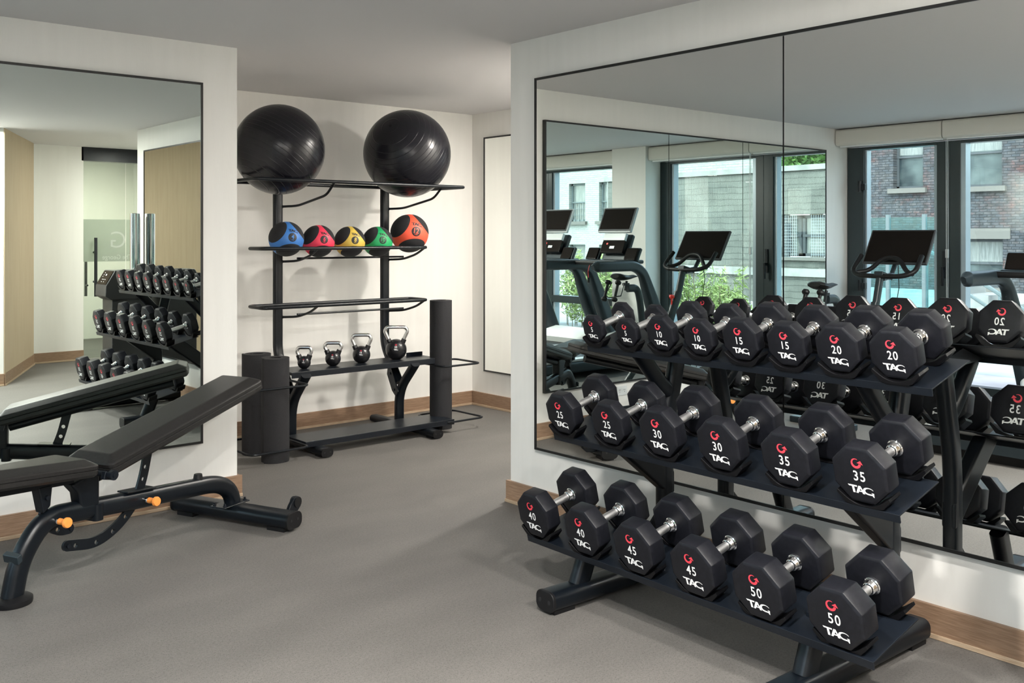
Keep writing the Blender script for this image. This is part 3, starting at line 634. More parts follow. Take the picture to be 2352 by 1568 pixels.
# kettlebell shelf and bottom shelf
def tray(x0, x1, y0, y1, z, lip, name='shelf'):
    mb = MB().box((x0, y0, z-.004), (x1, y1, z)).box((x0, y0, z-lip), (x1, y0+.004, z-.002)).box((x0, y1-.004, z-lip), (x1, y1, z-.002))
    mb.box((x0, y0, z-lip*.5), (x0+.004, y1, z)).box((x1-.004, y0, z-lip*.5), (x1, y1, z))
    return mb
sb(tray(3.215, 4.485, 6.055, 6.335, .555, .042).box((4.33, 6.28, .55), (4.485, 6.285, .585)), 'shelf', 'steel', .002)
sb(tray(3.225, 4.495, 5.875, 6.165, .102, .04), 'shelf', 'steel', .002)
def rail(x0, x1, y0, y1, z, r=.0125, skew=0):
    return fillet([(x0, y0, z), (x1, y0, z), (x1, y1, z), (x0, y1, z)], .05, 6, closed=True)
def ballrail(x0, x1, y0, y1, z, drop, name='ball_rail', low=False):
    sb(MB().tube(rail(x0, x1, y0, y1, z), .0125, 12, closed=True), name, 'steel2')
    for x in (XL, XR):
        xs = x+.04
        sb(MB().tube(fillet([(x+.02, 6.46, z-drop), (xs+.06, 6.36, z-drop+.005), (xs+.08, y0+.12, z-drop*.55), (xs+.08, y0+.01, z-.004)], .05, 5), .009, 10).cyl((x+.02, 6.45, z-drop), (x+.02, 6.48, z-drop), .014), 'bracket', 'steel2')
    if low: sb(MB().tube([(XL+.08, 6.33, z-.075), (XR+.08, 6.33, z-.075)], .008, 10), 'cross_rod', 'steel2')
ballrail(2.86, 4.59, 5.86, 6.33, 1.878, .16)
ballrail(3.02, 4.40, 6.09, 6.326, 1.415, .10, low=True)
ballrail(3.02, 4.40, 6.09, 6.326, 1.008, .10, low=True)
# mat holder hoops
def hoop(x0, x1, y0, y1, z): return MB().tube(fillet([(x0, y0, z), (x1, y0, z), (x1, y1, z), (x0, y1, z)], .06, 6, closed=True), .008, 10, closed=True)
sb(hoop(2.79, 3.215, 5.80, 6.335, .50), 'mat_hoop', 'steel2'); sb(hoop(2.79, 3.215, 5.80, 6.335, .085), 'mat_hoop', 'steel2')
sb(hoop(4.44, 4.80, 5.93, 6.27, .50), 'mat_hoop', 'steel2'); sb(hoop(4.42, 4.78, 5.86, 6.27, .085), 'mat_hoop', 'steel2')
# ------------------------------------------------------------------ exercise balls
def uvsphere(r, n=64, m=32):
    return MB().lathe([(max(r*sin(pi*k/m), 1e-5), -r*cos(pi*k/m)) for k in range(m+1)], n=n)
for (x, z, r, rot, lb) in ((3.142, 2.115, .311, (.8, .5, -.35), 'big black ribbed exercise ball at the left end of the top rail'), (4.210, 2.133, .333, (.5, -.35, .7), 'big black ribbed exercise ball at the right end of the top rail')):
    d2 = .235; zz = 1.878+math.sqrt((r+.012)**2-d2**2)
    o = tag(uvsphere(r).build('exercise_ball', 'swiss', sharp=180), lb, 'exercise ball', 'exercise balls on the top rail'); o.location = (x, 6.095, zz); 
    vr, vt = Vector((.756, -.654, 0)), Vector((-.55, -.83, 0)); o.rotation_euler = (Vector((0, 0, rot[0]))+vr*rot[1]+vt*rot[2]).to_track_quat('Z', 'Y').to_euler()
    MB().lathe([(.012, r-.001), (.012, r+.002), (.004, r+.003), (0, r+.003)], n=16).build('valve_plug', 'softrubber', o)
# ------------------------------------------------------------------ medicine balls
def med_ball(x, r, colour, num, cname, pos):
    dy = .118; zz = 1.415+math.sqrt((r+.0125)**2-dy**2)
    c = Vector((x, 6.208, zz))
    t = thing('medicine_ball', (c.x, c.y, c.z-r), '%s and black medicine ball marked %d, %s' % (cname, num, pos), 'medicine ball', group='medicine balls on the middle rail')
    O = Vector((0, 0, r))
    MB().lathe([(max(r*sin(pi*k/56), 1e-5), -r*cos(pi*k/56)) for k in range(57)], O, n=96).build('ball', 'med_'+colour, t, sharp=180)
    toc = unit(Vector((0, 0, 1.5))-c); right = unit(toc.cross(Vector((0, 0, 1))))*-1; up = right.cross(toc)*-1
    if up.z < 0: up = -up
    right = up.cross(toc)
    f = unit(toc+right*.40+up*.20); rt = unit(right-f*right.dot(f)); upn = f.cross(rt)
    tilt = rad(-6); rt, upn = rt*cos(tilt)+upn*sin(tilt), upn*cos(tilt)-rt*sin(tilt)
    def cap(axis, ang, name, m, rr, parent):
        axis = unit(axis); n = 72
        h = Vector((0, 0, 1)) if abs(axis.z) < .9 else Vector((1, 0, 0)); a = unit(h.cross(axis)); b = axis.cross(a); V = []; m_ = 10
        for k in range(m_+1):
            q = rad(ang)*k/m_; rad_ = rr*(1 if k < m_ else .992)
            for j in range(n): V.append(O+(axis*cos(q)+(a*cos(2*pi*j/n)+b*sin(2*pi*j/n))*sin(q))*rad_)
        F = [(k*n+j, k*n+(j+1) % n, (k+1)*n+(j+1) % n, (k+1)*n+j) for k in range(m_) for j in range(n)]
        return MB().add(V, F).build(name, m, parent, sharp=180)
    for ang in (160, 278, 48):
        d3 = f*cos(rad(70.5))+(rt*cos(rad(ang))+upn*sin(rad(ang)))*sin(rad(70.5)); cap(d3, 44, 'grip_patch', 'foam', r*1.009, t)
    cap(-f, 46, 'grip_patch', 'foam', r*1.009, t)
    dd = unit(f-upn*.09); disc = cap(dd, 14.5, 'number_disc', 'blackink', r*1.008, t)
    def sph(h): return lambda a, b: O+unit(f*r+rt*a+upn*b)*(r+h)
    g = MB(); put2d(g, text2d(str(num), .02, 0, 1.05), r*.27, .0, -r*.055, sph(.0034), .85); g.build('number', 'med_'+colour, disc)
    g = MB(); put2d(g, text2d('LBS', .01, 0, 1.1), r*.075, 0, -r*.245, sph(.0034)); g.build('unit_lettering', 'med_'+colour, disc)
    g = MB(); put2d(g, TAGV, r*.18, 0, r*.32, sph(.0016), 1.0); g.build('lettering', 'blackink', t)
med_ball(3.254, .123, 'blue', 4, 'blue', 'the leftmost on the rail')
med_ball(3.511, .116, 'pink', 6, 'pink-red', 'between the blue and the yellow ball')
med_ball(3.772, .114, 'yellow', 8, 'yellow', 'in the middle of the row')
med_ball(4.016, .114, 'green', 10, 'green', 'between the yellow and the orange ball')
med_ball(4.309, .148, 'coral', 12, 'orange-red', 'the biggest and rightmost on the rail')
# ------------------------------------------------------------------ kettlebells
def kettlebell(x, y, h, R, w, lb):
    t = thing('kettlebell', (x, y, .5555), lb, 'kettlebell', (0, 0, rad(-36)), 'kettlebells on the rack shelf')
    zc = R*.93
    pr = []
    for k in range(3, 33): a = pi*k/32; pr.append((max(R*sin(a), 1e-5), zc-R*cos(a)))
    pr = [(p[0], p[1]) for p in pr if p[1] >= 0.0]; pr = [(pr[0][0]*.9, 0)]+pr
    MB().lathe([(pr[0][0], 0)]+pr[1:], n=40).build('body', 'softrubber_gloss', t, sharp=60)
    hw = R*1.02+.004; top = h-.014
    bw = R*.62; zb = zc+R*.75
    path = fillet([(-bw, 0, zb), (-hw*1.02, 0, top-.028), (-hw*.80, 0, top), (hw*.80, 0, top), (hw*1.02, 0, top-.028), (bw, 0, zb)], .05, 8)
    MB().tube(path, .0135, 16, side=(0, 1, 0)).build('handle', 'chrome', t)
    for s in (-1, 1):
        MB().cyl((s*bw*.86, 0, zb-.02), (s*(bw+.012), 0, zb+.020), .021, 18, .0185).build('handle_socket', 'softrubber_gloss', t, .002)
    # round badge facing the viewer
    ax = unit((0, -1, .35)); O = Vector((0, 0, zc)); n = 32; V = []; rt = Vector((1, 0, 0)); up = rt.cross(ax)*-1
    if up.z < 0: up = -up
    for k in range(5):
        q = rad(26)*k/4
        for j in range(n): V.append(O+(ax*cos(q)+(rt*cos(2*pi*j/n)+up*sin(2*pi*j/n))*sin(q))*(R*1.012))
    bd = MB().add(V, [(k*n+j, k*n+(j+1) % n, (k+1)*n+(j+1) % n, (k+1)*n+j) for k in range(4) for j in range(n)]).build('badge', 'rubber', t, sharp=180)
    fn = lambda a, b: O+unit(ax*R+rt*a+up*b)*(R*1.012+.0008)
    g = MB(); put2d(g, EMBLEM, R*.16, 0, R*.24, fn); g.build('emblem', 'redink', bd)
    g = MB(); put2d(g, text2d(str(w), .02, 0, 1.1), R*.19, 0, 0, fn); put2d(g, TAGV, R*.12, 0, -R*.24, fn); g.build('lettering', 'whiteink', bd)
M['softrubber_gloss'] = mat('glossy_rubber', (.010, .010, .012), .25)
kettlebell(3.385, 6.19, .165, .047, 5, 'smallest black kettlebell with chrome handle, leftmost on the shelf')
kettlebell(3.620, 6.19, .180, .057, 10, 'small black kettlebell with chrome handle, second from the left on the shelf')
kettlebell(3.862, 6.19, .222, .066, 15, 'black kettlebell with chrome handle, second from the right on the shelf')
kettlebell(4.173, 6.19, .262, .081, 25, 'largest black kettlebell with chrome handle, rightmost beside the tall foam roll')
# ------------------------------------------------------------------ mats and rolls
def rolled(x, y, h, R, lb, turns=5, inner=.02, rot=0, name='rolled_mat'):
    n = turns*28; out = []; th2 = (R-inner)/turns*.93
    for i in range(n+1):
        a = 2*pi*turns*i/n+rot; rr = R-(R-inner)*i/n; out.append((rr*cos(a), rr*sin(a)))
    inn = []
    for i in range(n, -1, -1):
        a = 2*pi*turns*i/n+rot; rr = R-(R-inner)*i/n-th2; inn.append((rr*cos(a), rr*sin(a)))
    V = []; m = n+1
    O_ = out; I_ = inn[::-1]
    for z in (0, h): V += [(a, b, z) for a, b in O_]+[(a, b, z) for a, b in I_]
    F = []
    for i in range(n): F += [(i, i+1, 2*m+i+1, 2*m+i), (m+i+1, m+i, 3*m+i, 3*m+i+1), (2*m+i, 2*m+i+1, 3*m+i+1, 3*m+i), (i+1, i, m+i, m+i+1)]
    F += [(0, 2*m, 3*m, m), (m-1, 2*m-1, 4*m-1, 3*m-1)]
    o = tag(MB().add(V, F).build(name, 'foam'), lb, 'exercise mat', 'rolled mats and rolls standing in the rack hoops'); o.location = (x, y, 0); return o
rolled(3.02, 5.925, .69, .103, 'rolled black exercise mat standing in the front of the left hoop', 3, .05, rad(200))
rolled(3.03, 6.205, .69, .103, 'rolled black exercise mat standing behind another at the left end of the rack', 3, .05, rad(140))
rolled(4.525, 6.085, 1.0, .094, 'tall slim black rolled mat standing in the right hoop beside the hall wall', 4, .045, rad(30))
# ================================================================== BEHIND THE CAMERA (seen in the mirrors)
# exercise bike, faces the window (-X), y = 4.165
BK = Vector((-.35, 4.165, 0))
bk = thing('exercise_bike', tuple(BK), 'dark exercise bike with a wide screen facing the window, seen in the mirror', 'exercise bike')
def kb(mb, name, m, bevel=0, parent=bk, **k):
    mb.v = [(x-BK.x, y-BK.y, z-BK.z) for x, y, z in mb.v]; return mb.build(name, m, parent, bevel, **k)
yc = 4.165
sa = unit((-.18, 0, .29)); na = unit((.29, 0, .18))
scr = kb(MB().obox((-1.0, yc, 1.405), sa, (0, 1, 0), na, .172, .292, .013), 'screen', 'screenframe', .004)
kb(MB().obox(Vector((-1.0, yc, 1.405))+na*.0135, sa, (0, 1, 0), na, .158, .278, .0012), 'display', 'glassdark', parent=scr)
kb(MB().cyl((-1.03, yc, 1.38), (-.86, yc, 1.16), .02).cyl((-.88, yc, 1.165), (-.70, yc, 1.14), .028), 'screen_arm', 'machine')
kb(MB().obox((-.73, yc, 1.165), (1, 0, .25), (0, 1, 0), (-.25, 0, 1), .09, .04, .02), 'control_block', 'machine', .006)
h1 = fillet([(-.86, yc-.275, 1.335), (-.72, yc-.285, 1.20), (-.665, yc-.20, 1.165), (-.655, yc, 1.16), (-.665, yc+.20, 1.165), (-.72, yc+.285, 1.20), (-.86, yc+.275, 1.335)], .09, 8)
kb(MB().tube(h1, .021, 12), 'handlebar', 'softrubber')
h2 = fillet([(-.72, yc-.26, 1.185), (-.80, yc-.17, 1.20), (-.865, yc-.07, 1.315), (-.865, yc+.07, 1.315), (-.80, yc+.17, 1.20), (-.72, yc+.26, 1.185)], .07, 8)
kb(MB().tube(h2, .0195, 12), 'handlebar', 'softrubber')
kb(MB().sweep([(-.67, yc, 1.14), (-.585, yc, .86)], rrect(.05, .07, .02), side=(0, 1, 0)), 'handlebar_post', 'machine')
kb(MB().sweep([(-.60, yc, .93), (-.45, yc, .62), (-.30, yc, .42)], rrect(.06, .09, .025), side=(0, 1, 0)), 'front_tube', 'machine')
kb(MB().cyl((-.60, yc-.03, .89), (-.60, yc-.10, .89), .012).lathe([(.028, 0), (.028, .02), (0, .022)], (-.60, yc-.09, .89), (0, -1, 0), 20), 'adjuster_knob', 'softrubber')
kb(MB().lathe([(.0, 0), (.02, 0), (.028, .018), (.022, .036), (0, .04)], (-.50, yc, .875), n=20).cyl((-.50, yc, .78), (-.50, yc, .88), .008), 'resistance_knob', 'red')
kb(MB().sweep(fillet([(.16, yc, 1.0), (.02, yc, 1.0), (-.02, yc, .88), (-.10, yc, .35)], .07), rrect(.05, .075, .025), side=(0, 1, 0)), 'seat_post', 'machine')
kb(MB().cyl((.19, yc, .98), (.17, yc, 1.07), .013).obox((.18, yc, 1.04), (1, 0, 0), (0, 1, 0), (0, 0, 1), .03, .02, .012), 'seat_clamp', 'steel')
sd = []; sf = []
prof_ = [(-.155, .022, .006), (-.11, .03, .016), (-.05, .04, .02), (.03, .065, .028), (.09, .085, .034), (.125, .08, .03), (.145, .05, .018)]
nn_ = 14
for X_, w_, h_ in prof_:
    for j in range(nn_):
        a = 2*pi*j/nn_; sd.append((.19+X_, yc+w_*cos(a), 1.105+h_*sin(a)+.02*max(0, (X_)/.15)**2+(.008 if X_ < -.1 else 0)))
for i in range(len(prof_)-1):
    for j in range(nn_): sf.append((i*nn_+j, i*nn_+(j+1) % nn_, (i+1)*nn_+(j+1) % nn_, (i+1)*nn_+j))
sf += [tuple(range(nn_))[::-1], tuple(range((len(prof_)-1)*nn_, len(prof_)*nn_))]
kb(MB().add(sd, sf), 'saddle', 'softrubber')
kb(MB().tube([(.29, yc-.08, 1.06), (.36, yc-.10, .94), (.42, yc, .92), (.36, yc+.10, .94), (.29, yc+.08, 1.06)], .006, 8), 'weight_holder', 'steel')
kb(MB().sweep(fillet([(-.10, yc, .35), (-.45, yc, .62)], .1), rrect(.06, .09, .025), side=(0, 1, 0)), 'frame_tube', 'machine')
kb(MB().cyl((-.62, yc-.02, .34), (-.62, yc+.02, .34), .23, 40), 'flywheel', 'machine', .006)
kb(MB().obox((-.45, yc, .36), (1, 0, .1), (0, 1, 0), (-.1, 0, 1), .28, .035, .07), 'belt_cover', 'machine', .02)
for x in (-.86, .22): kb(MB().box((x-.04, yc-.28, 0), (x+.04, yc+.28, .05)), 'foot_bar', 'machine', .01)
kb(MB().sweep([(-.86, yc, .05), (-.62, yc, .33)], rrect(.05, .06, .02), side=(0, 1, 0)).sweep([(.22, yc, .05), (-.10, yc, .36)], rrect(.05, .06, .02), side=(0, 1, 0)).box((-.86, yc-.02, .02), (.22, yc+.02, .05)), 'base_frame', 'machine')
for s in (-1, 1):
    kb(MB().obox((-.22+s*.07, yc+s*.06, .32), (s*.8, 0, -.2), (0, 1, 0), (.2, 0, .8), .09, .008, .014), 'crank', 'steel')
    kb(MB().box((-.22+s*.14-.045, yc+s*.07-.04, .27), (-.22+s*.14+.045, yc+s*.07+.04, .295)), 'pedal', 'steel', .005)
kb(MB().tube([(-.98, yc, 1.30), (-1.02, yc+.01, 1.05), (-.95, yc+.02, .8), (-.86, yc+.02, .1)], .004, 6), 'cable', 'blackink')
for k, s in enumerate((-1, 1)):   # light hand weights held behind the saddle
    o = MB().cyl((0, 0, -.075), (0, 0, .075), .014).lathe([(0, 0), (.02, .002), (.03, .015), (.03, .03), (.02, .042), (0, .044)], (0, 0, .06), n=24).lathe([(0, 0), (.02, .002), (.03, .015), (.03, .03), (.02, .042), (0, .044)], (0, 0, -.105), n=24)
    o = tag(o.build('hand_weight', 'softrubber'), 'small dark hand weight held in the %s loop behind the bike saddle' % ('window-side' if s < 0 else 'mirror-side'), 'hand weight', 'hand weights behind the saddle'); o.location = (.385, yc+s*.065, .985); o.rotation_euler = (0, rad(-18), 0)
# treadmills
def treadmill(loc, label):
    t = thing('treadmill', loc, label, 'treadmill', group='treadmills facing the window')
    # local: x as world X, origin y = centre line, x = world x
    for s in (-1, 1):
        path = fillet([(-.272, s*.405, 1.168), (-.28, s*.405, 1.172), (-.31, s*.405, 1.175), (-.36, s*.405, 1.175), (-.92, s*.405, 1.175), (-1.06, s*.405, 1.10), (-1.22, s*.405, .75), (-1.46, s*.405, .25)], .12, 7)
        MB().sweep(path, rrect(.085, .118, .036, 5), side=(0, 1, 0), scales=[min(1, .45+max(0, (-.27-p.x))*9) if p.x > -.34 else 1+.55*min(1, max(0, (1.12-p.z)/.35)) for p in path]).build('handrail', 'machine', t, sharp=60)
        # cup holder wing
        MB().obox((-1.02, s*.30, 1.29), (-.45, 0, .9), (0, 1, 0), (.9, 0, .45), .085, .10, .022).build('cup_holder', 'machine', t, .015, 3)
        MB().obox((-1.00, s*.30, 1.295), (-.45, 0, .9), (0, 1, 0), (.9, 0, .45), .074, .085, .022).build('cup_holder_tray', 'glassdark', t, .01)
    MB().sweep([(-.80, -.40, 1.20), (-.80, .40, 1.20)], rrect(.07, .05, .02), side=(1, 0, 0)).build('cross_grip', 'softrubber', t)
    MB().obox((-.98, 0, 1.215), (1, 0, 0), (0, 1, 0), (0, 0, 1), .14, .38, .022).build('console_base', 'machine', t, .018, 3)
    a = unit((-.22, 0, .5)); n_ = unit((.5, 0, .22))
    MB().obox((-1.10, 0, 1.36), a, (0, 1, 0), n_, .17, .19, .028).build('console_neck', 'machine', t, .02, 3)
    c = Vector((-1.02, 0, 1.375)); cp = MB().obox(c, a, (0, 1, 0), n_, .075, .175, .02).build('control_panel', 'glassdark', t, .008)
    MB().obox(c+n_*.021+a*.035-Vector((0, .09, 0)), a, (0, 1, 0), n_, .010, .012, .002).build('stop_button', 'red', cp)
    MB().obox(c+n_*.022-a*.01, a, (0, 1, 0), n_, .016, .035, .004).build('scroll_pad', 'silver', cp)
    MB().obox((-1.055, 0, 1.49), a, (0, 1, 0), n_, .045, .17, .02).build('speaker_panel', 'silver', t, .006)
    sc = MB().obox((-1.10, 0, 1.685), a, (0, 1, 0), n_, .155, .255, .018).build('screen', 'silver', t, .008)
    MB().obox(Vector((-1.10, 0, 1.685))+n_*.0185, a, (0, 1, 0), n_, .145, .247, .002).build('bezel', 'screenframe', sc)
    MB().obox(Vector((-1.10, 0, 1.690))+n_*.021, a, (0, 1, 0), n_, .126, .228, .0012).build('display', 'glassdark', sc)
    MB().sweep([(-1.62, 0, .13), (.55, 0, .13)], rrect(.80, .12, .03), side=(0, 1, 0)).build('deck', 'machine', t)
    MB().box((-1.18, -.27, .190), (.54, .27, .197)).build('running_belt', 'softrubber', t)
    MB().box((-1.2, -.39, .19), (.55, -.275, .215)).box((-1.2, .275, .19), (.55, .39, .215)).build('side_rail', 'silver', t, .005)
    MB().sweep([(-1.55, 0, .24), (-1.40, 0, .30), (-1.28, 0, .27), (-1.16, 0, .21)], rrect(.78, .14, .05), side=(0, 1, 0), scales=[.9, 1, 1, .85]).build('motor_hood', 'whiteplastic', t)
    MB().box((-1.5, -.35, 0), (-1.4, .35, .08)).box((.40, -.35, 0), (.48, .35, .08)).build('foot', 'softrubber', t)
    MB().tube([(-.80, -.16, 1.19), (-.775, -.165, 1.10), (-.78, -.16, 1.02)], .003, 6).build('safety_cord', 'red', t)
    MB().cyl((-.78, -.16, 1.03), (-.78, -.16, .975), .012).build('safety_key', 'softrubber', t)
    return t
treadmill((0, 2.875, 0), 'dark treadmill with a tilted screen, next to the wall column between the windows')
treadmill((0, 1.845, 0), 'dark treadmill with a tilted screen, cut by the edge of the mirror')
# entrance: glass door, chrome column, dispenser tower
door = tag(MB().box((3.72, -1.87, .01), (4.24, -1.858, 2.42)).build('door_1', 'doorglass'), kind='structure')
MB().box((3.72, -1.8575, 1.19), (4.24, -1.8565, 1.71)).build('frosted_band', 'frost', door); MB().box((4.25, -1.8575, 1.19), (4.9, -1.8565, 1.71)).build('frosted_band', 'frost', door)
for x, z0, z1 in ((3.86, .765, 1.485), ):
    hd = MB().box((x-.016, -1.80, z0), (x+.016, -1.77, z1)).cyl((x, -1.858, z0+.18), (x, -1.785, z0+.18), .014).cyl((x, -1.858, z1-.18), (x, -1.785, z1-.18), .014).build('door_handle', 'steel', door, .003)
MB().box((3.775, -1.955, .765), (3.805, -1.925, 1.19)).cyl((3.79, -1.94, .9), (3.79, -1.87, .9), .012).build('door_handle', 'steel', door, .003)
g = MB(); fnd = lambda a, b: (3.99+a, -1.8555, 1.44+b)
fnd = lambda a, b: (-a, -1.8555, b)      # text faces the room, its right side runs towards -X
put2d(g, text2d('G', -.01), .20, -4.15, 1.46, fnd); put2d(g, text2d('The George', 0), .075, -4.14, 1.235, fnd, .9)
g.build('door_lettering', 'frostink', door)
struct(MB().box((4.25, -1.87, .01), (5.2, -1.858, 2.42)), 'window_5', 'doorglass')
struct(MB().box((3.70, -1.90, 2.42), (5.2, -1.80, H)), 'trim_9', 'steel')
t = thing('chrome_column', (3.462, .685, 0), 'tall polished chrome cylinder beside the end of the rack mirror', 'chrome cylinder')
MB().lathe([(0, 1.735), (.050, 1.73), (.050, .02), (0, .02)][::-1], n=48).build('cylinder', 'chrome', t, .004, sharp=60)
MB().lathe([(0, 0), (.075, 0), (.075, .018), (0, .02)], n=48).build('base', 'steel', t, .003)
t = thing('dispenser_tower', (3.31, .90, 0), 'black tower with a sloping icon panel beyond the dumbbell rack', 'dispenser')
MB().prism([(-.20, .895), (.185, .895), (.185, 1.175), (-.165, 1.175), (-.250, 1.03), (-.255, .93)], (0, -.15, 0), (1, 0, 0), (0, 0, 1), (0, .30, 0)).build('head_housing', 'tower', t, .008, 3)
MB().prism([(-.19, .02), (.18, .02), (.18, .90), (-.19, .90)], (0, -.14, 0), (1, 0, 0), (0, 0, 1), (0, .28, 0)).build('body', 'tower', t, .008)
MB().box((-.21, -.16, 0), (.185, .16, .02)).build('base', 'steel', t, .004)
n1 = unit((-.145, 0, .085)); u1 = unit((.085, 0, .145))
MB().obox(Vector((-.2075, 0, 1.1025))+n1*.002, u1, (0, 1, 0), n1, .072, .13, .003).build('touch_panel', 'glassdark', t)
ic = MB()
for a, b, s in ((.03, .0, .012), (-.02, -.04, .006), (-.02, .0, .006), (-.02, .04, .006), (-.045, -.03, .005), (-.045, .03, .005), (.05, -.06, .005), (.03, -.065, .005), (.01, -.07, .005)):
    c = Vector((-.2075, 0, 1.1025))+n1*.0056+u1*a+Vector((0, b, 0)); ic.obox(c, u1, (0, 1, 0), n1, s*.7, s, .0006)
ic.build('icons', 'whiteink', t)
# ================================================================== OUTSIDE
def ext(mb, name, m, label, cat, group=None, **k): return tag(mb.build(name, m, **k), label, cat, group)
tag(MB().box((-60, -60, -.16), (-2.16, 60, -.02)).build('ground', 'stone'), kind='structure')
# brick building
def sash_window(parent, x, y0, y1, z0, z1, glass='extglass', framem='steel', mid=.5, dep=.12, bars=0):
    o = MB()
    w = .07
    o.box((x+.0, y0, z0), (x+.06, y0+w, z1)).box((x, y1-w, z0), (x+.06, y1, z1)).box((x, y0, z1-w), (x+.06, y1, z1)).box((x, y0, z0), (x+.06, y1, z0+w)).box((x+.0, y0, z0+(z1-z0)*mid-.03), (x+.07, y1, z0+(z1-z0)*mid+.03))
    for i in range(bars):
        yy = y0+(y1-y0)*(i+1)/(bars+1); o.box((x+.07, yy-.01, z0), (x+.09, yy+.01, z0+(z1-z0)*.5))
    if bars:
        for j in range(3): zz = z0+(z1-z0)*.5*(j+1)/3; o.box((x+.07, y0, zz-.01), (x+.09, y1, zz+.01))
    f = o.build('window', framem, parent)
    MB().box((x+.005, y0+w, z0+w), (x+.02, y1-w, z1-w)).build('pane', glass, f)
    return f
M['railframe'] = mat('rail_grey', (.25, .28, .3), .5); M['extglass'] = noise_col(mat('old_window_glass', (.12, .15, .16), .2, Specular_IOR_Level=.2), (.015, .022, .026), (.08, .10, .10), 1.2, .35, .65, 6)
M['curtain'] = noise_col(mat('curtained_glass', (.45, .45, .42), .2), (.08, .09, .09), (.15, .16, .155), 5, .3, .7, 3, (1, 5, .5))
M['extframe'] = mat('weathered_black_frame', (.03, .035, .04), .6)
M['sill'] = mat('stone_sill', (.085, .08, .073), .8)
M['greyframe'] = mat('grey_green_frame', (.08, .10, .105), .6)
def wall_with_holes(x, y0, y1, z0, z1, holes, depth=.35):
    ys = sorted({y0, y1, *[h[0] for h in holes], *[h[1] for h in holes]}); zs = sorted({z0, z1, *[h[2] for h in holes], *[h[3] for h in holes]}); mb = MB()
    for i in range(len(ys)-1):
        for j in range(len(zs)-1):
            cy, cz = (ys[i]+ys[i+1])/2, (zs[j]+zs[j+1])/2
            if any(h[0] < cy < h[1] and h[2] < cz < h[3] for h in holes): continue
            mb.box((x-depth, ys[i], zs[j]), (x, ys[i+1], zs[j+1]))
    return mb
bb = thing('brick_building', (-20, 12, 0), 'weathered grey and red brick building with black sash windows beyond the terrace', 'building')
def ob(par):
    o = Vector(par.location)
    def f(mb, name, m, bevel=0, parent=par): mb.v = [(x-o.x, y-o.y, z-o.z) for x, y, z in mb.v]; return mb.build(name, m, parent, bevel)
    return f
f = ob(bb)
holes = [(13.25, 14.15, 2.9, 4.75), (11.06, 12.25, 2.87, 4.75), (11.04, 12.25, .1, 1.42), (8.6, 9.7, 2.87, 4.75), (8.6, 9.7, .1, 1.42), (15.6, 16.6, 2.9, 4.75), (13.25, 14.15, 5.7, 7.4), (11.06, 12.25, 5.7, 7.4)]
f(wall_with_holes(-20, 3.0, 22, -3, 9, holes), 'wall', 'brick')
for i, h in enumerate(holes):
    w_ = sash_window(bb, -20.28+20, h[0]-12, h[1]-12, h[2], h[3], 'extglass', 'extframe')
    MB().box((-.265, h[0]-11.93, h[2]+(h[3]-h[2])*.53), (-.258, h[1]-12.07, h[3]-.07)).build('curtain', 'curtain', w_)
    f(MB().box((-20.0, h[0]-.12, h[2]-.14), (-19.88, h[1]+.12, h[2])), 'sill', 'sill')
    if h[2] < 1: f(MB().box((-20.0, h[0]-.2, h[3]+.01), (-19.97, h[1]+.1, h[3]+.30)), 'lintel', 'sill')
# reed clad building
rbd = thing('reed_clad_building', (-12, -3, 0), 'low building covered in weathered grey reed screening with a mesh-grilled window', 'building')
f = ob(rbd)
f(wall_with_holes(-12, -7.6, 1.8, -1, 2.98, [(-2.15, -.2, 1.03, 2.0)], .3).box((-12.3, -7.7, 2.98), (-11.92, 1.9, 3.10)), 'ledge_wall', 'concrete')
f(wall_with_holes(-11.97, -7.6, 1.8, -1, 2.97, [(-2.15, -.2, 1.03, 2.0)], .025), 'reed_screen', 'reed')
f(MB().box((-11.97, -7.6, .60), (-11.90, 1.8, .78)), 'ledge', 'concrete')
f(MB().box((-12.0, -2.25, .96), (-11.88, -.1, 1.03)), 'sill', 'sill')
for a, b in ((-2.10, -1.75), (-1.72, -1.08), (-1.0, -.25)):
    sash_window(rbd, -.2, a+3, b+3, 1.05, 1.98, 'curtain' if a < -1.05 and a > -2 else 'extglass', 'extframe')
gm = MB()
for a, b in ((-2.12, -1.74), (-1.40, -.95)):
    for i in range(8):
        y = a+(b-a)*i/8; gm.obox((-11.95, y+.02, 1.5), (0, 0, 1), (0, 1, 0), (1, 0, 0), .48, .003, .003)
    for i in range(14): z = 1.03+.94*i/14; gm.obox((-11.95, (a+b)/2, z), (0, 1, 0), (0, 0, 1), (1, 0, 0), (b-a)/2, .003, .003)
f(gm, 'wire_grille', 'railframe')
# white painted building
wb = thing('white_building', (-18, -15, 0), 'pale painted brick building with grey sash windows, seen behind the treadmills', 'building')
f = ob(wb)
hs = [(-15.3, -14.45, 2.05, 3.45), (-13.75, -12.9, 2.05, 3.45), (-16.9, -16.2, 2.05, 3.45), (-15.3, -14.45, -.1, 1.2), (-13.75, -12.9, -.1, 1.2), (-11.9, -11.1, 2.05, 3.45)]
f(wall_with_holes(-18, -24, -9.5, -3, 4.2, hs), 'wall', 'whitebrick'); f(MB().box((-18.4, -24, 4.2), (-17.9, -9.5, 4.42)), 'parapet', 'concrete')
for h in hs:
    sash_window(wb, -.2, h[0]+15, h[1]+15, h[2], h[3], 'curtain', 'greyframe', bars=3); f(MB().box((-18, h[0]-.1, h[2]-.12), (-17.88, h[1]+.1, h[2])), 'sill', 'sill')
ob2 = thing('pale_building', (-15, -7, 0), 'pale plastered building rising behind the reed-clad roof', 'building')
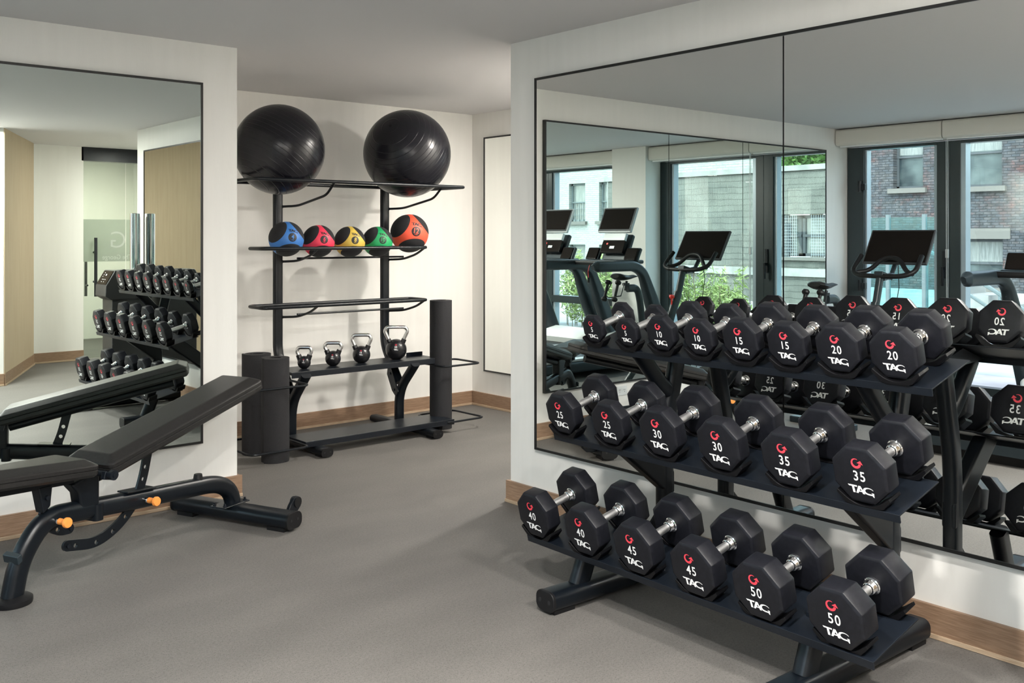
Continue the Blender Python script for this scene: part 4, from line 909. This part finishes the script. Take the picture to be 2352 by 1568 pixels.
f = ob(ob2); f(MB().box((-16, -10.5, -1), (-15, -4.9, 5.2)), 'wall', 'whitebrick'); f(MB().box((-16.1, -10.6, 5.2), (-14.9, -4.8, 5.35)), 'parapet', 'concrete')
# plants
def leaves(mb, c, R, n, size, flat=1.0, narrow=.25, up=0):
    for _ in range(n):
        d = Vector((random.gauss(0, 1), random.gauss(0, 1), random.gauss(0, 1))).normalized(); q = random.random()**.45
        p = Vector(c)+Vector((d.x*R[0], d.y*R[1], d.z*R[2]))*q
        a = Vector((random.gauss(0, 1), random.gauss(0, 1), random.gauss(0, .7)+up)).normalized(); b = a.cross(Vector((random.gauss(0, 1), random.gauss(0, 1), random.gauss(0, 1)))).normalized()
        s = size*random.uniform(.6, 1.3)
        mb.add([p-a*s*.5, p+b*s*narrow*.5, p+a*s*.6, p-b*s*narrow*.5], [(0, 1, 2, 3)])
def bamboo(x, y, h, w, label):
    t = thing('bamboo_shrub', (x, y, 0), label, 'shrub', group='bamboo shrubs outside the windows')
    m = MB(); leaves(m, (0, 0, h*.52), (.38, w, h*.50), 3000, .11, narrow=.17, up=.3)
    for _ in range(10):
        q = Vector((random.uniform(-.25, .25), random.uniform(-w*.8, w*.8), 0)); hh = h*random.uniform(.95, 1.25)
        leaves(m, (q.x*1.1, q.y*1.1, hh*.93), (.07, .07, .2), 40, .11, narrow=.16, up=.5)
    m.build('foliage', 'leaf', t)
    m = MB()
    for _ in range(12):
        q = Vector((random.uniform(-.2, .2), random.uniform(-w*.7, w*.7), .0)); m.tube([q, q*1.1+Vector((0, 0, h*1.0))], .006, 5)
    m.build('cane', 'bark', t)
bl = ['beside the brick building', 'in front of the white window sash', 'below the wire-grilled window', 'in front of the reed wall ledge', 'behind the exercise bike', 'under the treadmill screens', 'at the left edge of the mirror view', 'furthest along the planter']
for i, (x, y, h, w) in enumerate(((-4.2, 2.0, .8, .47), (-4.3, 1.0, 1.0, .47), (-4.2, 0, 1.05, .47), (-4.4, -1.0, 1.05, .47), (-4.2, -2.0, 1.05, .47), (-4.4, -3.0, 1.05, .47), (-4.2, -4.0, 1.05, .47), (-4.4, -5.0, 1.0, .47))):
    bamboo(x, y, h, w, 'light green bamboo shrub outside, '+['nearest the wall-side window', 'second from the window post', 'third in the planter row', 'fourth in the planter row', 'fifth in the planter row', 'sixth in the planter row', 'seventh in the planter row', 'last in the planter row'][i])
def tree(x, y, h, R, label):
    t = thing('leafy_tree', (x, y, 0), label, 'tree', group='trees beyond the buildings')
    m = MB()
    for _ in range(9): leaves(m, (random.uniform(-R, R)*.6, random.uniform(-R, R)*.6, h+random.uniform(-R, R)*.4), (R*.55, R*.55, R*.5), 1100, .17, narrow=.6)
    m.build('crown', 'leafdark', t); MB().tube([(0, 0, 0), (.1, 0, h*.6), (0, .1, h)], .22, 10).build('trunk', 'bark', t)
tree(-26, -13.0, 5.0, 2.3, 'leafy green tree above the reed-clad roof, left of the window edge'); tree(-22, -7.4, 4.9, 2.0, 'leafy green tree above the reed-clad roof, nearest the mirror edge')
# terrace rail, stairs
gr = thing('glass_railing', (-6.5, 7.2, 0), 'teal glass railing with slim steel posts on the terrace outside', 'railing')
f = ob(gr)
for y in (8.3, 7.62, 7.17, 6.62, 6.2): f(MB().box((-6.53, y-.025, -.02), (-6.47, y+.025, 1.82)), 'post', 'greyframe')
for a, b in ((8.3, 7.62), (7.62, 7.17), (7.17, 6.62), (6.62, 6.2)): f(MB().box((-6.505, b+.03, .12), (-6.495, a-.03, 1.78)), 'glass_panel', 'railglass')
st = thing('outdoor_stairs', (-9.2, 6.9, 0), 'outdoor stair flight with grey sloping handrails and panels', 'stairs')
f = ob(st)
for i in range(6): f(MB().box((-9.9, 5.1+i*.42, -.02), (-9.0, 5.1+(i+1)*.42, .02+i*.13)), 'step', 'concrete')
s1 = MB().sweep([(-9, 5.2, -.30), (-9, 7.55, 1.16), (-9, 7.85, 1.28)], rrect(.05, .06, .01), side=(1, 0, 0)).sweep([(-9, 5.2, -.62), (-9, 7.55, .83)], rrect(.04, .05, .01), side=(1, 0, 0))
f(s1, 'handrail', 'greyframe')
for y in (5.9, 6.6, 7.2, 7.8): f(MB().box((-9.02, y-.02, -.02), (-8.98, y+.02, .62*(y-5.2)-.25)), 'post', 'greyframe')
f(MB().prism([(5.3, -.02), (7.5, -.02), (7.5, .78), (6.2, .0)], (-9.01, 0, 0), (0, 1, 0), (0, 0, 1), (.02, 0, 0)), 'side_panel', 'concrete')
